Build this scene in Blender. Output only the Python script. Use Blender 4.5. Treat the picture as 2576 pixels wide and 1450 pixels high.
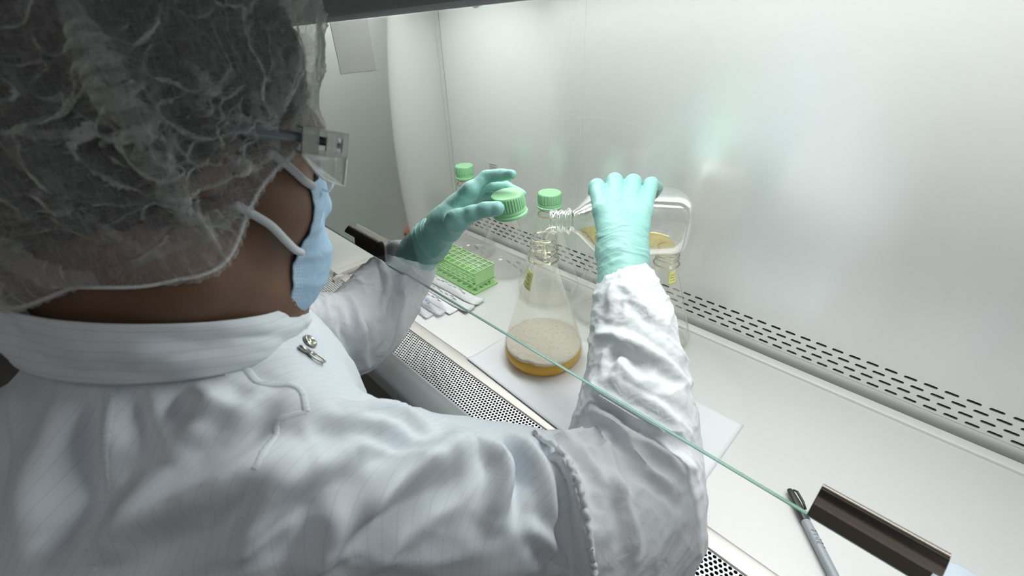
import bpy, bmesh, math, random
import numpy as np
from mathutils import Vector, Matrix
from mathutils.bvhtree import BVHTree

for o in list(bpy.data.objects):
    bpy.data.objects.remove(o, do_unlink=True)
scene = bpy.context.scene
COL = scene.collection
random.seed(7)
RNG = np.random.default_rng(7)

# ------------------------------------------------------------------ camera
# right handed room axes: X along the cabinet, Y into the cabinet, Z up, origin on the work tray
CAM_Z = 0.56
F_PX, CX, CY = 1104.7416, 1288.0, 725.0
ROT = np.array([[0.70437993, -0.35163182, 0.61660682],
                [0.70904859, 0.38912501, -0.58807468],
                [-0.03315137, 0.8514322, 0.5234159]])
cam_data = bpy.data.cameras.new('camera')
cam_data.sensor_width = 36.0
cam_data.lens = 36.0 * F_PX / 2576.0
cam_data.clip_start = 0.01
cam_data.dof.use_dof = True
cam_data.dof.focus_distance = 0.74
cam_data.dof.aperture_fstop = 8.0
cam = bpy.data.objects.new('camera', cam_data)
COL.objects.link(cam)
M4 = Matrix([list(ROT[i]) + [0.0] for i in range(3)] + [[0, 0, 0, 1]])
M4[2][3] = CAM_Z
cam.matrix_world = M4
scene.camera = cam

# ------------------------------------------------------------------ world, lights, exposure
world = bpy.data.worlds.new('world')
scene.world = world
world.use_nodes = True
bgn = world.node_tree.nodes['Background']
bgn.inputs[0].default_value = (1.0, 0.96, 0.90, 1)
bgn.inputs[1].default_value = 0.015
scene.view_settings.view_transform = 'Standard'
scene.view_settings.look = 'None'
scene.view_settings.gamma = 1.0
scene.view_settings.exposure = 0.12
scene.cycles.transparent_max_bounces = 48
scene.cycles.max_bounces = 14
scene.cycles.caustics_reflective = False
scene.cycles.caustics_refractive = False


def area_light(name, loc, target, sx, sy, power, color=(1, 1, 1)):
    l = bpy.data.lights.new(name, 'AREA')
    l.shape = 'RECTANGLE'
    l.size, l.size_y = sx, sy
    l.energy = power
    l.color = color
    o = bpy.data.objects.new(name, l)
    COL.objects.link(o)
    o.location = loc
    o.rotation_euler = (Vector(target) - Vector(loc)).to_track_quat('-Z', 'Y').to_euler()
    return o


# fluorescent tubes under the cabinet roof, then two added lights
area_light('cabinet_tube_light', (-0.32, 0.58, 0.690), (-0.32, 0.24, 0.0), 1.36, 0.20, 10.6, (0.97, 0.985, 1.0))
area_light('added_wall_light', (0.7, -1.25, 1.85), (0.7, -2.4, 0.5), 3.0, 0.5, 15.0, (1.0, 0.965, 0.91))  # unseen light added to brighten the white wall mirrored in the steel
area_light('added_arm_fill', (0.62, 0.0, 1.05), (-.12, 0.22, 0.12), 0.45, 0.45, 0.9, (0.88, 0.95, 1.0))  # unseen fill added for the right sleeve and upper arm

# ------------------------------------------------------------------ helpers


def pt(px, py, d):
    """a point of the room on the sight line through a pixel of the photo, d metres deep"""
    w = ROT @ np.array([px - CX, -(py - CY), -F_PX]) / F_PX
    return np.array([0, 0, CAM_Z]) + w * d


def pt_on(px, py, axis, val):
    w = ROT @ np.array([px - CX, -(py - CY), -F_PX]) / F_PX
    o = np.array([0, 0, CAM_Z])
    return o + w * (val - o[axis]) / w[axis]


def sight(px, py):
    w = ROT @ np.array([px - CX, -(py - CY), -F_PX])
    return Vector(w / np.linalg.norm(w))


EYE = Vector((0, 0, CAM_Z))


def link(o, parent=None):
    COL.objects.link(o)
    if parent is not None:
        o.parent = parent
        o.matrix_parent_inverse = parent.matrix_world.inverted()
    return o


def tag(o, label, cat=None, group=None, kind=None):
    o['label'] = label
    if cat:
        o['category'] = cat
    if group:
        o['group'] = group
    if kind:
        o['kind'] = kind
    return o


def thing(name, loc, label, cat, group=None):
    o = bpy.data.objects.new(name, None)
    o.empty_display_size = 0.02
    o.location = loc
    COL.objects.link(o)
    o.matrix_world = Matrix.Translation(Vector(loc))
    return tag(o, label, cat, group)


def keep_rest(o, rest):
    """remember the cloth's unfolded shape, which its woven stripes follow"""
    a = o.data.attributes.new('rest', 'FLOAT_VECTOR', 'POINT')
    a.data.foreach_set('vector', np.asarray(rest, np.float32).ravel())


def mesh_obj(name, verts, faces, mat, parent=None, smooth=True):
    me = bpy.data.meshes.new(name)
    v = np.asarray(verts, dtype=np.float64)
    me.from_pydata(v.tolist(), [], faces.tolist() if isinstance(faces, np.ndarray) else faces)
    me.materials.append(mat)
    if smooth:
        me.polygons.foreach_set('use_smooth', [True] * len(me.polygons))
    me.update()
    o = bpy.data.objects.new(name, me)
    return link(o, parent)


class MB:
    """collects simple solids into one mesh (world coordinates)"""

    def __init__(self):
        self.v, self.f = [], []

    def add(self, v, f):
        n = len(self.v)
        self.v += [tuple(map(float, p)) for p in v]
        self.f += [tuple(i + n for i in q) for q in f]

    def box(self, lo, hi, M=None):
        (x0, y0, z0), (x1, y1, z1) = lo, hi
        v = [(x0, y0, z0), (x1, y0, z0), (x1, y1, z0), (x0, y1, z0), (x0, y0, z1), (x1, y0, z1), (x1, y1, z1), (x0, y1, z1)]
        if M is not None:
            v = [tuple(M @ Vector(p)) for p in v]
        self.add(v, [(3, 2, 1, 0), (4, 5, 6, 7), (0, 1, 5, 4), (1, 2, 6, 5), (2, 3, 7, 6), (3, 0, 4, 7)])

    def prism(self, prof, axis_fn, t0, t1):
        """prof: closed list of 2D points, axis_fn(a,b,t)->3D"""
        n = len(prof)
        v = [axis_fn(a, b, t0) for a, b in prof] + [axis_fn(a, b, t1) for a, b in prof]
        f = [(i, (i + 1) % n, n + (i + 1) % n, n + i) for i in range(n)]
        f += [tuple(range(n))[::-1], tuple(range(n, 2 * n))]
        self.add(v, f)

    def tube(self, pts, r, n=10, caps=True):
        pts = [np.array(p, float) for p in pts]
        rs = r if isinstance(r, (list, tuple, np.ndarray)) else [r] * len(pts)
        rings = []
        up = None
        for i, p in enumerate(pts):
            a = pts[max(i - 1, 0)]
            b = pts[min(i + 1, len(pts) - 1)]
            t = (b - a) / (np.linalg.norm(b - a) + 1e-12)
            if up is None:
                up = np.array([0, 0, 1.0]) if abs(t[2]) < .9 else np.array([1.0, 0, 0])
            s = np.cross(t, up)
            s /= np.linalg.norm(s)
            up = np.cross(s, t)
            rings.append([p + rs[i] * (math.cos(q) * s + math.sin(q) * up) for q in np.linspace(0, 2 * math.pi, n, endpoint=False)])
        v = [q for ring in rings for q in ring]
        f = []
        for i in range(len(pts) - 1):
            for k in range(n):
                f.append((i * n + k, i * n + (k + 1) % n, (i + 1) * n + (k + 1) % n, (i + 1) * n + k))
        if caps:
            f.append(tuple(range(n))[::-1])
            f.append(tuple((len(pts) - 1) * n + k for k in range(n)))
        self.add(v, f)

    def lathe(self, prof, n=48, M=None, mod=None):
        """prof: (r,z) list"""
        v, f = [], []
        for (r, z) in prof:
            for k in range(n):
                a = 2 * math.pi * k / n
                rr = r * (mod(a, z) if mod else 1.0)
                p = Vector((rr * math.cos(a), rr * math.sin(a), z))
                v.append(tuple(M @ p) if M is not None else tuple(p))
        for i in range(len(prof) - 1):
            for k in range(n):
                f.append((i * n + k, i * n + (k + 1) % n, (i + 1) * n + (k + 1) % n, (i + 1) * n + k))
        self.add(v, f)

    def obj(self, name, mat, parent=None, smooth=False, bevel=0.0, seg=2):
        o = mesh_obj(name, self.v, self.f, mat, parent, smooth)
        if bevel:
            m = o.modifiers.new('bevel', 'BEVEL')
            m.width, m.segments, m.limit_method = bevel, seg, 'ANGLE'
            m.angle_limit = math.radians(40)
        if smooth == 'auto':
            o.data.set_sharp_from_angle(angle=math.radians(35))
        return o


# ---- materials
def mat(name):
    m = bpy.data.materials.new(name)
    m.use_nodes = True
    nt = m.node_tree
    return m, nt, nt.nodes['Principled BSDF'], nt.nodes['Material Output']


def node(nt, typ, **kw):
    n = nt.nodes.new(typ)
    for k, v in kw.items():
        if k.startswith('i_'):
            n.inputs[k[2:].replace('_', ' ')].default_value = v
        else:
            setattr(n, k, v)
    return n


def simple(name, col, rough=.5, metal=0.0, noise=0.06, scale=60, spec=.5, bump=0.0, bscale=200):
    m, nt, b, out = mat(name)
    b.inputs['Roughness'].default_value = rough
    b.inputs['Metallic'].default_value = metal
    b.inputs['Specular IOR Level'].default_value = spec
    tc = node(nt, 'ShaderNodeTexCoord')
    n = node(nt, 'ShaderNodeTexNoise')
    n.inputs['Scale'].default_value = scale
    n.inputs['Detail'].default_value = 4
    nt.links.new(tc.outputs['Object'], n.inputs['Vector'])
    r = node(nt, 'ShaderNodeMapRange')
    r.inputs['To Min'].default_value = 1 - noise
    r.inputs['To Max'].default_value = 1 + noise
    nt.links.new(n.outputs['Fac'], r.inputs['Value'])
    h = node(nt, 'ShaderNodeVectorMath', operation='SCALE')
    h.inputs[0].default_value = col[:3]
    nt.links.new(r.outputs[0], h.inputs['Scale'])
    nt.links.new(h.outputs[0], b.inputs['Base Color'])
    if bump:
        n2 = node(nt, 'ShaderNodeTexNoise')
        n2.inputs['Scale'].default_value = bscale
        n2.inputs['Detail'].default_value = 5
        nt.links.new(tc.outputs['Object'], n2.inputs['Vector'])
        bp = node(nt, 'ShaderNodeBump')
        bp.inputs['Strength'].default_value = bump
        bp.inputs['Distance'].default_value = .002
        nt.links.new(n2.outputs['Fac'], bp.inputs['Height'])
        nt.links.new(bp.outputs[0], b.inputs['Normal'])
    return m


def steel(name, col, rough, aniso, grain, tangent_axis='Z', mix=1.0):
    """brushed steel: fine grain drawn out along X (or Y), metallic"""
    m, nt, b, out = mat(name)
    b.inputs['Base Color'].default_value = (*col, 1)
    b.inputs['Metallic'].default_value = mix
    tc = node(nt, 'ShaderNodeTexCoord')
    mp = node(nt, 'ShaderNodeMapping')
    mp.inputs['Scale'].default_value = grain
    nt.links.new(tc.outputs['Object'], mp.inputs['Vector'])
    n = node(nt, 'ShaderNodeTexNoise')
    n.inputs['Scale'].default_value = 1.0
    n.inputs['Detail'].default_value = 6
    n.inputs['Roughness'].default_value = .65
    nt.links.new(mp.outputs[0], n.inputs['Vector'])
    r = node(nt, 'ShaderNodeMapRange')
    r.inputs['To Min'].default_value = rough - .03
    r.inputs['To Max'].default_value = rough + .03
    nt.links.new(n.outputs['Fac'], r.inputs['Value'])
    nt.links.new(r.outputs[0], b.inputs['Roughness'])
    bp = node(nt, 'ShaderNodeBump')
    bp.inputs['Strength'].default_value = .05
    bp.inputs['Distance'].default_value = .0004
    nt.links.new(n.outputs['Fac'], bp.inputs['Height'])
    nt.links.new(bp.outputs[0], b.inputs['Normal'])
    if aniso:
        b.inputs['Anisotropic'].default_value = aniso
        tg = node(nt, 'ShaderNodeTangent', direction_type='RADIAL', axis=tangent_axis)
        nt.links.new(tg.outputs[0], b.inputs['Tangent'])
    return m


def thin_glass(name, tint, edge, base=.03, rim=.75, rough=.02, blend=.35, spec=(1, 1, 1), power=3.6):
    """clear thin walled glass or plastic: lets light through, tints towards grazing edges, reflects by Fresnel"""
    m, nt, b, out = mat(name)
    nt.nodes.remove(b)
    lw = node(nt, 'ShaderNodeLayerWeight')
    lw.inputs['Blend'].default_value = blend
    mixc = node(nt, 'ShaderNodeMix', data_type='RGBA')
    mixc.inputs['A'].default_value = (*tint, 1)
    mixc.inputs['B'].default_value = (*edge, 1)
    pw = node(nt, 'ShaderNodeMath', operation='POWER')
    pw.inputs[1].default_value = power
    nt.links.new(lw.outputs['Facing'], pw.inputs[0])
    nt.links.new(pw.outputs[0], mixc.inputs['Factor'])
    tr = node(nt, 'ShaderNodeBsdfTransparent')
    nt.links.new(mixc.outputs['Result'], tr.inputs['Color'])
    gl = node(nt, 'ShaderNodeBsdfGlossy')
    gl.inputs['Roughness'].default_value = rough
    gl.inputs['Color'].default_value = (*spec, 1)
    r = node(nt, 'ShaderNodeMapRange')
    r.inputs['To Min'].default_value = base
    r.inputs['To Max'].default_value = rim
    nt.links.new(lw.outputs['Fresnel'], r.inputs['Value'])
    mx = node(nt, 'ShaderNodeMixShader')
    nt.links.new(r.outputs[0], mx.inputs['Fac'])
    nt.links.new(tr.outputs[0], mx.inputs[1])
    nt.links.new(gl.outputs[0], mx.inputs[2])
    nt.links.new(mx.outputs[0], out.inputs['Surface'])
    return m


def fabric(name, col, rough=.75, trans=.25, stripes=None, weave=0.0, crumple=0.0, cscale=30, spec=.25, sheen=0.0, stripe_col=.82, rest=False):
    """cloth: base with some translucency, optional fine dark stripes [(direction, pitch, width)]"""
    m, nt, b, out = mat(name)
    b.inputs['Roughness'].default_value = rough
    b.inputs['Specular IOR Level'].default_value = spec
    b.inputs['Sheen Weight'].default_value = sheen
    tc = node(nt, 'ShaderNodeTexCoord')
    colsock = None
    fac = None
    for (d, pitch, wd) in (stripes or []):
        dt = node(nt, 'ShaderNodeVectorMath', operation='DOT_PRODUCT')
        if rest:
            at_ = node(nt, 'ShaderNodeAttribute', attribute_name='rest')
            nt.links.new(at_.outputs['Vector'], dt.inputs[0])
        else:
            nt.links.new(tc.outputs['Object'], dt.inputs[0])
        dt.inputs[1].default_value = [c / pitch for c in d]
        fr = node(nt, 'ShaderNodeMath', operation='FRACT')
        nt.links.new(dt.outputs['Value'], fr.inputs[0])
        ls = node(nt, 'ShaderNodeMath', operation='LESS_THAN')
        nt.links.new(fr.outputs[0], ls.inputs[0])
        ls.inputs[1].default_value = wd / pitch
        if fac is None:
            fac = ls
        else:
            mx = node(nt, 'ShaderNodeMath', operation='MAXIMUM')
            nt.links.new(fac.outputs[0], mx.inputs[0])
            nt.links.new(ls.outputs[0], mx.inputs[1])
            fac = mx
    n = node(nt, 'ShaderNodeTexNoise')
    n.inputs['Scale'].default_value = 35
    nt.links.new(tc.outputs['Object'], n.inputs['Vector'])
    r = node(nt, 'ShaderNodeMapRange')
    r.inputs['To Min'].default_value = .96
    r.inputs['To Max'].default_value = 1.04
    nt.links.new(n.outputs['Fac'], r.inputs['Value'])
    sc = node(nt, 'ShaderNodeVectorMath', operation='SCALE')
    sc.inputs[0].default_value = col
    nt.links.new(r.outputs[0], sc.inputs['Scale'])
    cs = sc.outputs[0]
    if fac is not None:
        mc = node(nt, 'ShaderNodeMix', data_type='RGBA')
        nt.links.new(fac.outputs[0], mc.inputs['Factor'])
        nt.links.new(cs, mc.inputs['A'])
        mc.inputs['B'].default_value = (col[0] * stripe_col, col[1] * stripe_col, col[2] * stripe_col * 1.04, 1)
        cs = mc.outputs['Result']
    nt.links.new(cs, b.inputs['Base Color'])
    hs = []
    if weave:
        n2 = node(nt, 'ShaderNodeTexNoise')
        n2.inputs['Scale'].default_value = 900
        nt.links.new(tc.outputs['Object'], n2.inputs['Vector'])
        hs.append((n2.outputs['Fac'], weave, .0004))
    if crumple:
        v = node(nt, 'ShaderNodeTexVoronoi', feature='F2')
        v.inputs['Scale'].default_value = cscale
        nz = node(nt, 'ShaderNodeTexNoise')
        nz.inputs['Scale'].default_value = cscale * .8
        nz.inputs['Detail'].default_value = 3
        nt.links.new(tc.outputs['Object'], nz.inputs['Vector'])
        ad = node(nt, 'ShaderNodeVectorMath', operation='MULTIPLY_ADD')
        ad.inputs[1].default_value = (.05, .05, .05)
        nt.links.new(nz.outputs['Color'], ad.inputs[0])
        nt.links.new(tc.outputs['Object'], ad.inputs[2])
        nt.links.new(ad.outputs[0], v.inputs['Vector'])
        hs.append((v.outputs['Distance'], crumple, .006))
    prev = None
    for (s, st, dist) in hs:
        bp = node(nt, 'ShaderNodeBump')
        bp.inputs['Strength'].default_value = st
        bp.inputs['Distance'].default_value = dist
        nt.links.new(s, bp.inputs['Height'])
        if prev:
            nt.links.new(prev.outputs[0], bp.inputs['Normal'])
        prev = bp
    if prev:
        nt.links.new(prev.outputs[0], b.inputs['Normal'])
    if trans:
        t = node(nt, 'ShaderNodeBsdfTranslucent')
        nt.links.new(cs, t.inputs['Color'])
        if prev:
            nt.links.new(prev.outputs[0], t.inputs['Normal'])
        mx = node(nt, 'ShaderNodeMixShader')
        mx.inputs['Fac'].default_value = trans
        nt.links.new(b.outputs[0], mx.inputs[1])
        nt.links.new(t.outputs[0], mx.inputs[2])
        nt.links.new(mx.outputs[0], out.inputs['Surface'])
    return m


# ---- implicit surfaces -> one continuous mesh
def nrm(v):
    v = np.asarray(v, float)
    return v / (np.linalg.norm(v) + 1e-12)


def prim_eval(p, X):
    """signed distance of one primitive at points X (...,3)"""
    t = p[0]
    if t == 'cap':
        _, a, b, r1, r2 = p[:5]
        a = np.asarray(a, float)
        b = np.asarray(b, float)
        ab = b - a
        q = X - a
        h = np.clip((q @ ab) / max(ab @ ab, 1e-12), 0, 1)
        return np.sqrt(((q - h[..., None] * ab) ** 2).sum(-1)) - (r1 + (r2 - r1) * h)
    if t == 'ell':
        _, c, rad, M = p[:4]
        q = (X - np.asarray(c, float))
        if M is not None:
            q = q @ M          # columns of M: local axes
        rad = np.asarray(rad, float)
        k0 = np.sqrt(((q / rad) ** 2).sum(-1))
        k1 = np.sqrt(((q / rad ** 2) ** 2).sum(-1)) + 1e-9
        return k0 * (k0 - 1.0) / k1
    if t == 'box':
        _, c, half, M, rnd = p[:5]
        q = (X - np.asarray(c, float))
        if M is not None:
            q = q @ M
        d = np.abs(q) - (np.asarray(half, float) - rnd)
        return np.sqrt((np.maximum(d, 0) ** 2).sum(-1)) + np.minimum(d.max(-1), 0) - rnd
    raise ValueError(t)


def prim_box(p):
    t = p[0]
    if t == 'cap':
        a, b = np.asarray(p[1], float), np.asarray(p[2], float)
        r = max(p[3], p[4])
        return np.minimum(a, b) - r, np.maximum(a, b) + r
    c = np.asarray(p[1], float)
    r = float(np.linalg.norm(p[2])) if t == 'box' else float(np.max(p[2]))
    return c - r, c + r


def smin(a, b, k):
    if k <= 0:
        return np.minimum(a, b)
    h = np.maximum(k - np.abs(a - b), 0) / k
    return np.minimum(a, b) - h * h * k * .25


def sdf_points(prims, X):
    d = np.full(X.shape[:-1], 1.0)
    for (p, k, op) in prims:
        e = prim_eval(p, X)
        d = smin(d, e, k) if op > 0 else -smin(-d, e, k)
    return d


def sdf_mesh(prims, res, smooth=2, lo=None, hi=None):
    """prims: [(prim, k, op)] -> verts, quads (naive surface nets)"""
    bl = np.array([prim_box(p)[0] for p, k, o in prims if o > 0]).min(0) - 3 * res if lo is None else np.asarray(lo, float)
    bh = np.array([prim_box(p)[1] for p, k, o in prims if o > 0]).max(0) + 3 * res if hi is None else np.asarray(hi, float)
    n = np.ceil((bh - bl) / res).astype(int) + 1
    g = np.full(n, 1.0, np.float32)
    ax = [bl[i] + res * np.arange(n[i]) for i in range(3)]
    for (p, k, op) in prims:
        l, h = prim_box(p)
        m = k + 4 * res + .004
        s = [slice(max(0, int((l[i] - m - bl[i]) / res)), max(0, min(n[i], int((h[i] + m - bl[i]) / res) + 2))) for i in range(3)]
        if any(q.stop <= q.start for q in s):
            continue
        X = np.stack(np.meshgrid(ax[0][s[0]], ax[1][s[1]], ax[2][s[2]], indexing='ij'), -1)
        e = prim_eval(p, X)
        sub = g[s[0], s[1], s[2]]
        g[s[0], s[1], s[2]] = smin(sub, e, k) if op > 0 else -smin(-sub, e, k)
    s = g < 0
    cor = [(i, j, k) for i in (0, 1) for j in (0, 1) for k in (0, 1)]
    cnt = np.zeros(n - 1, np.int8)
    for (i, j, k) in cor:
        cnt += s[i:n[0] - 1 + i, j:n[1] - 1 + j, k:n[2] - 1 + k]
    mask = (cnt > 0) & (cnt < 8)
    ijk = np.argwhere(mask)
    idx = np.full(n - 1, -1, np.int64)
    idx[mask] = np.arange(len(ijk))
    acc = np.zeros((len(ijk), 3))
    w = np.zeros(len(ijk))
    for a in cor:
        for axis in range(3):
            if a[axis] == 1:
                continue
            b = list(a)
            b[axis] = 1
            A, B = np.array(a), np.array(b)
            va = g[tuple((ijk + A).T)].astype(float)
            vb = g[tuple((ijk + B).T)].astype(float)
            cr = (va < 0) != (vb < 0)
            t = np.where(cr, va / np.where(cr, va - vb, 1), 0)
            acc += np.where(cr[:, None], A + t[:, None] * (B - A), 0)
            w += cr
    V = bl + res * (ijk + acc / np.maximum(w, 1)[:, None])
    F = []
    for axis in range(3):
        o1, o2 = (axis + 1) % 3, (axis + 2) % 3
        d = [0, 0, 0]
        d[axis] = 1
        a = s[:n[0] - d[0], :n[1] - d[1], :n[2] - d[2]]
        b = s[d[0]:, d[1]:, d[2]:]
        e = np.argwhere(a != b)
        ok = (e[:, o1] > 0) & (e[:, o2] > 0) & (e[:, o1] < n[o1] - 1) & (e[:, o2] < n[o2] - 1)
        e = e[ok]
        ins = a[tuple(e.T)]
        u1 = np.zeros(3, int)
        u1[o1] = 1
        u2 = np.zeros(3, int)
        u2[o2] = 1
        q = np.stack([idx[tuple((e - u1 - u2).T)], idx[tuple((e - u2).T)], idx[tuple(e.T)], idx[tuple((e - u1).T)]], 1)
        q[~ins] = q[~ins][:, ::-1]
        F.append(q)
    F = np.concatenate(F)
    F = F[(F >= 0).all(1)]
    V = laplace(V, F, smooth)
    return V, F


def laplace(V, F, it, lam=.5):
    E = np.concatenate([F[:, [0, 1]], F[:, [1, 2]], F[:, [2, 3]], F[:, [3, 0]]])
    n = len(V)
    deg = np.bincount(E[:, 0], minlength=n) + np.bincount(E[:, 1], minlength=n)
    for _ in range(it):
        S = np.stack([np.bincount(E[:, 0], V[E[:, 1], c], n) + np.bincount(E[:, 1], V[E[:, 0], c], n) for c in range(3)], 1)
        V = V + lam * (S / np.maximum(deg, 1)[:, None] - V)
    return V


def normals(V, F):
    a = V[F[:, 2]] - V[F[:, 0]]
    b = V[F[:, 3]] - V[F[:, 1]]
    fn = np.cross(a, b)
    N = np.zeros_like(V)
    for k in range(4):
        for c in range(3):
            N[:, c] += np.bincount(F[:, k], fn[:, c], len(V))
    return N / (np.linalg.norm(N, axis=1)[:, None] + 1e-12)


def hash3(i, j, k, seed):
    h = (i * 374761393 + j * 668265263 + k * 2147483647 + seed * 1274126177) & 0xFFFFFFFF
    h = ((h ^ (h >> 13)) * 1274126177) & 0xFFFFFFFF
    h = h ^ (h >> 16)
    return (h & 0xFFFFFF) / float(0xFFFFFF)


def vnoise(P, seed=0):
    """value noise in -1..1"""
    I = np.floor(P).astype(np.int64)
    f = P - I
    u = f * f * f * (f * (f * 6 - 15) + 10)
    r = 0
    for a in (0, 1):
        for b in (0, 1):
            for c in (0, 1):
                w = (u[..., 0] if a else 1 - u[..., 0]) * (u[..., 1] if b else 1 - u[..., 1]) * (u[..., 2] if c else 1 - u[..., 2])
                r = r + w * hash3(I[..., 0] + a, I[..., 1] + b, I[..., 2] + c, seed)
    return r * 2 - 1


def ridged(P, seed=0, octv=3):
    r, a, s = 0, 1.0, 0.0
    for o in range(octv):
        r = r + a * (1 - np.abs(vnoise(P * (1.93 ** o) + 17.3 * o, seed + o)) * 2)
        s += a
        a *= .5
    return r / s


def crumple(P, scale, seed=0):
    """facets with sharp creases, as in crushed paper like cloth"""
    Q = P * scale
    W = np.stack([vnoise(Q * .7 + 5.1, seed + 11), vnoise(Q * .7 + 9.7, seed + 12), vnoise(Q * .7 + 1.3, seed + 13)], -1)
    Q = Q + .6 * W
    return np.abs(vnoise(Q, seed)) * 1.0 + .5 * np.abs(vnoise(Q * 2.1 + 3.3, seed + 1)) + .22 * np.abs(vnoise(Q * 4.3 + 7.7, seed + 2)) - .45


def creases(P, scale, seed=0, sharp=3.0):
    """flat facets meeting in raised sharp creases"""
    Q = P * scale
    W = np.stack([vnoise(Q * .6 + 5.1, seed + 11), vnoise(Q * .6 + 9.7, seed + 12), vnoise(Q * .6 + 1.3, seed + 13)], -1)
    Q = Q + .8 * W
    a = (1 - np.abs(vnoise(Q, seed))) ** sharp
    b = (1 - np.abs(vnoise(Q * 1.9 + 3.3, seed + 1))) ** sharp
    c = (1 - np.abs(vnoise(Q * 3.7 + 8.3, seed + 2))) ** sharp
    return a + .5 * b + .25 * c - .8


def seg_dist(V, poly):
    """distance to a polyline and the run along it 0..1"""
    poly = np.asarray(poly, float)
    L = np.linalg.norm(np.diff(poly, axis=0), axis=1)
    cum = np.concatenate([[0], np.cumsum(L)])
    best = np.full(len(V), 1e9)
    tt = np.zeros(len(V))
    for i in range(len(poly) - 1):
        ab = poly[i + 1] - poly[i]
        q = V - poly[i]
        h = np.clip((q @ ab) / (ab @ ab + 1e-12), 0, 1)
        d = np.sqrt(((q - h[:, None] * ab) ** 2).sum(1))
        m = d < best
        best[m] = d[m]
        tt[m] = (cum[i] + h[m] * L[i]) / cum[-1]
    return best, tt


def spline(pts, n=24):
    """Catmull-Rom through points"""
    P = np.asarray(pts, float)
    if len(P) < 3:
        t = np.linspace(0, 1, n)[:, None]
        return P[0] * (1 - t) + P[-1] * t
    P = np.vstack([2 * P[0] - P[1], P, 2 * P[-1] - P[-2]])
    out = []
    m = len(P) - 3
    for u in np.linspace(0, m - 1e-6, n):
        i = int(u)
        t = u - i
        a, b, c, d = P[i:i + 4]
        out.append(.5 * ((2 * b) + (c - a) * t + (2 * a - 5 * b + 4 * c - d) * t * t + (3 * b - a - 3 * c + d) * t ** 3))
    return np.array(out)


def bvh(V, F):
    return BVHTree.FromPolygons([Vector(v) for v in V.tolist()], F.tolist())


def cast(tree, px, py, off=0.0):
    h = tree.ray_cast(EYE, sight(px, py))
    if h[0] is None:
        n = tree.find_nearest(Vector(pt(px, py, .4)))
        h = n
    return np.array(h[0] + h[1] * off), np.array(h[1])


def folds(V, N, tree, specs):
    """raise or sink soft folds along lines drawn on the cloth: (pixel path, height, width)"""
    D = np.zeros(len(V))
    for (path, hgt, wid) in specs:
        W = np.array([cast(tree, x, y)[0] for x, y in path])
        W = spline(W, 20)
        d, t = seg_dist(V, W)
        tap = np.clip(np.sin(np.pi * np.clip(t * .94 + .03, 0, 1)), 0, 1) ** .5
        D += 1.9 * hgt * tap * (np.exp(-(d / wid) ** 2) - .45 * np.exp(-((d - 1.9 * wid) / (wid * .9)) ** 2))
    return V + N * D[:, None]
# ------------------------------------------------------------------ materials of the place
M_back = steel('brushed_steel_back', (.92, .925, .92), .25, .85, (3, 3, 900), 'X', .50)
M_side = steel('brushed_steel_side', (.72, .74, .71), .36, .6, (900, 3, 900), 'Y', .50)
M_tray = steel('brushed_steel_tray', (.72, .72, .705), .52, .4, (4, 900, 900), 'Y', .26)
M_lip = steel('steel_lip', (.60, .58, .54), .45, 0, (10, 700, 700), mix=.45)
M_grille = simple('grille_steel', (.66, .68, .67), .42, .55, .03)
M_paintgrey = simple('armrest_paint', (.50, .53, .52), .55, 0, .03)
M_frontgrey = simple('front_panel_grey', (.22, .22, .21), .6, 0, .04)
M_visor = simple('visor_grey', (.26, .27, .255), .5, 0, .05)
M_black = simple('dark_void', (.012, .012, .013), .9, 0, 0)
M_pane = thin_glass('sash_glass', (.975, .988, .978), (.84, .94, .89), .018, .6, .0, .14)
M_paneedge = simple('glass_edge_green', (.30, .50, .43), .15, 0, .1)
M_handle = simple('polished_handle', (.30, .26, .23), .2, .95, .04)
M_floor = simple('floor_vinyl', (.36, .36, .35), .5, 0, .08, 20)
M_roomwall = simple('room_paint', (.045, .047, .05), .7, 0, .03, 5)
M_tubewhite = None

# ------------------------------------------------------------------ the room
XL, XR, YB, ZT = -1.053, 0.47, 0.784, 0.70
m = MB()
m.box((-3.0, -2.4, -.80), (3.2, 1.2, -.76))
tag(m.obj('floor', M_floor), 'grey vinyl laboratory floor', kind='structure')
m = MB()
m.box((-2.57, -2.46, -.76), (3.2, -2.4, 1.9))
tag(m.obj('wall_front', simple('room_paint_white', (.80, .81, .82), .8, 0, .03, 5)), 'white painted laboratory wall behind the worker', kind='structure')
m = MB()
m.box((-3.06, -2.4, -.76), (-3.0, 1.2, 1.9))
tag(m.obj('wall_left', M_roomwall), 'dark grey laboratory wall to the left', kind='structure')

# ------------------------------------------------------------------ the safety cabinet
cab = thing('biosafety_cabinet', (-.35, .55, -.76), 'stainless steel laboratory hood with glass front the masked worker reaches into', 'cabinet')


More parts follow.
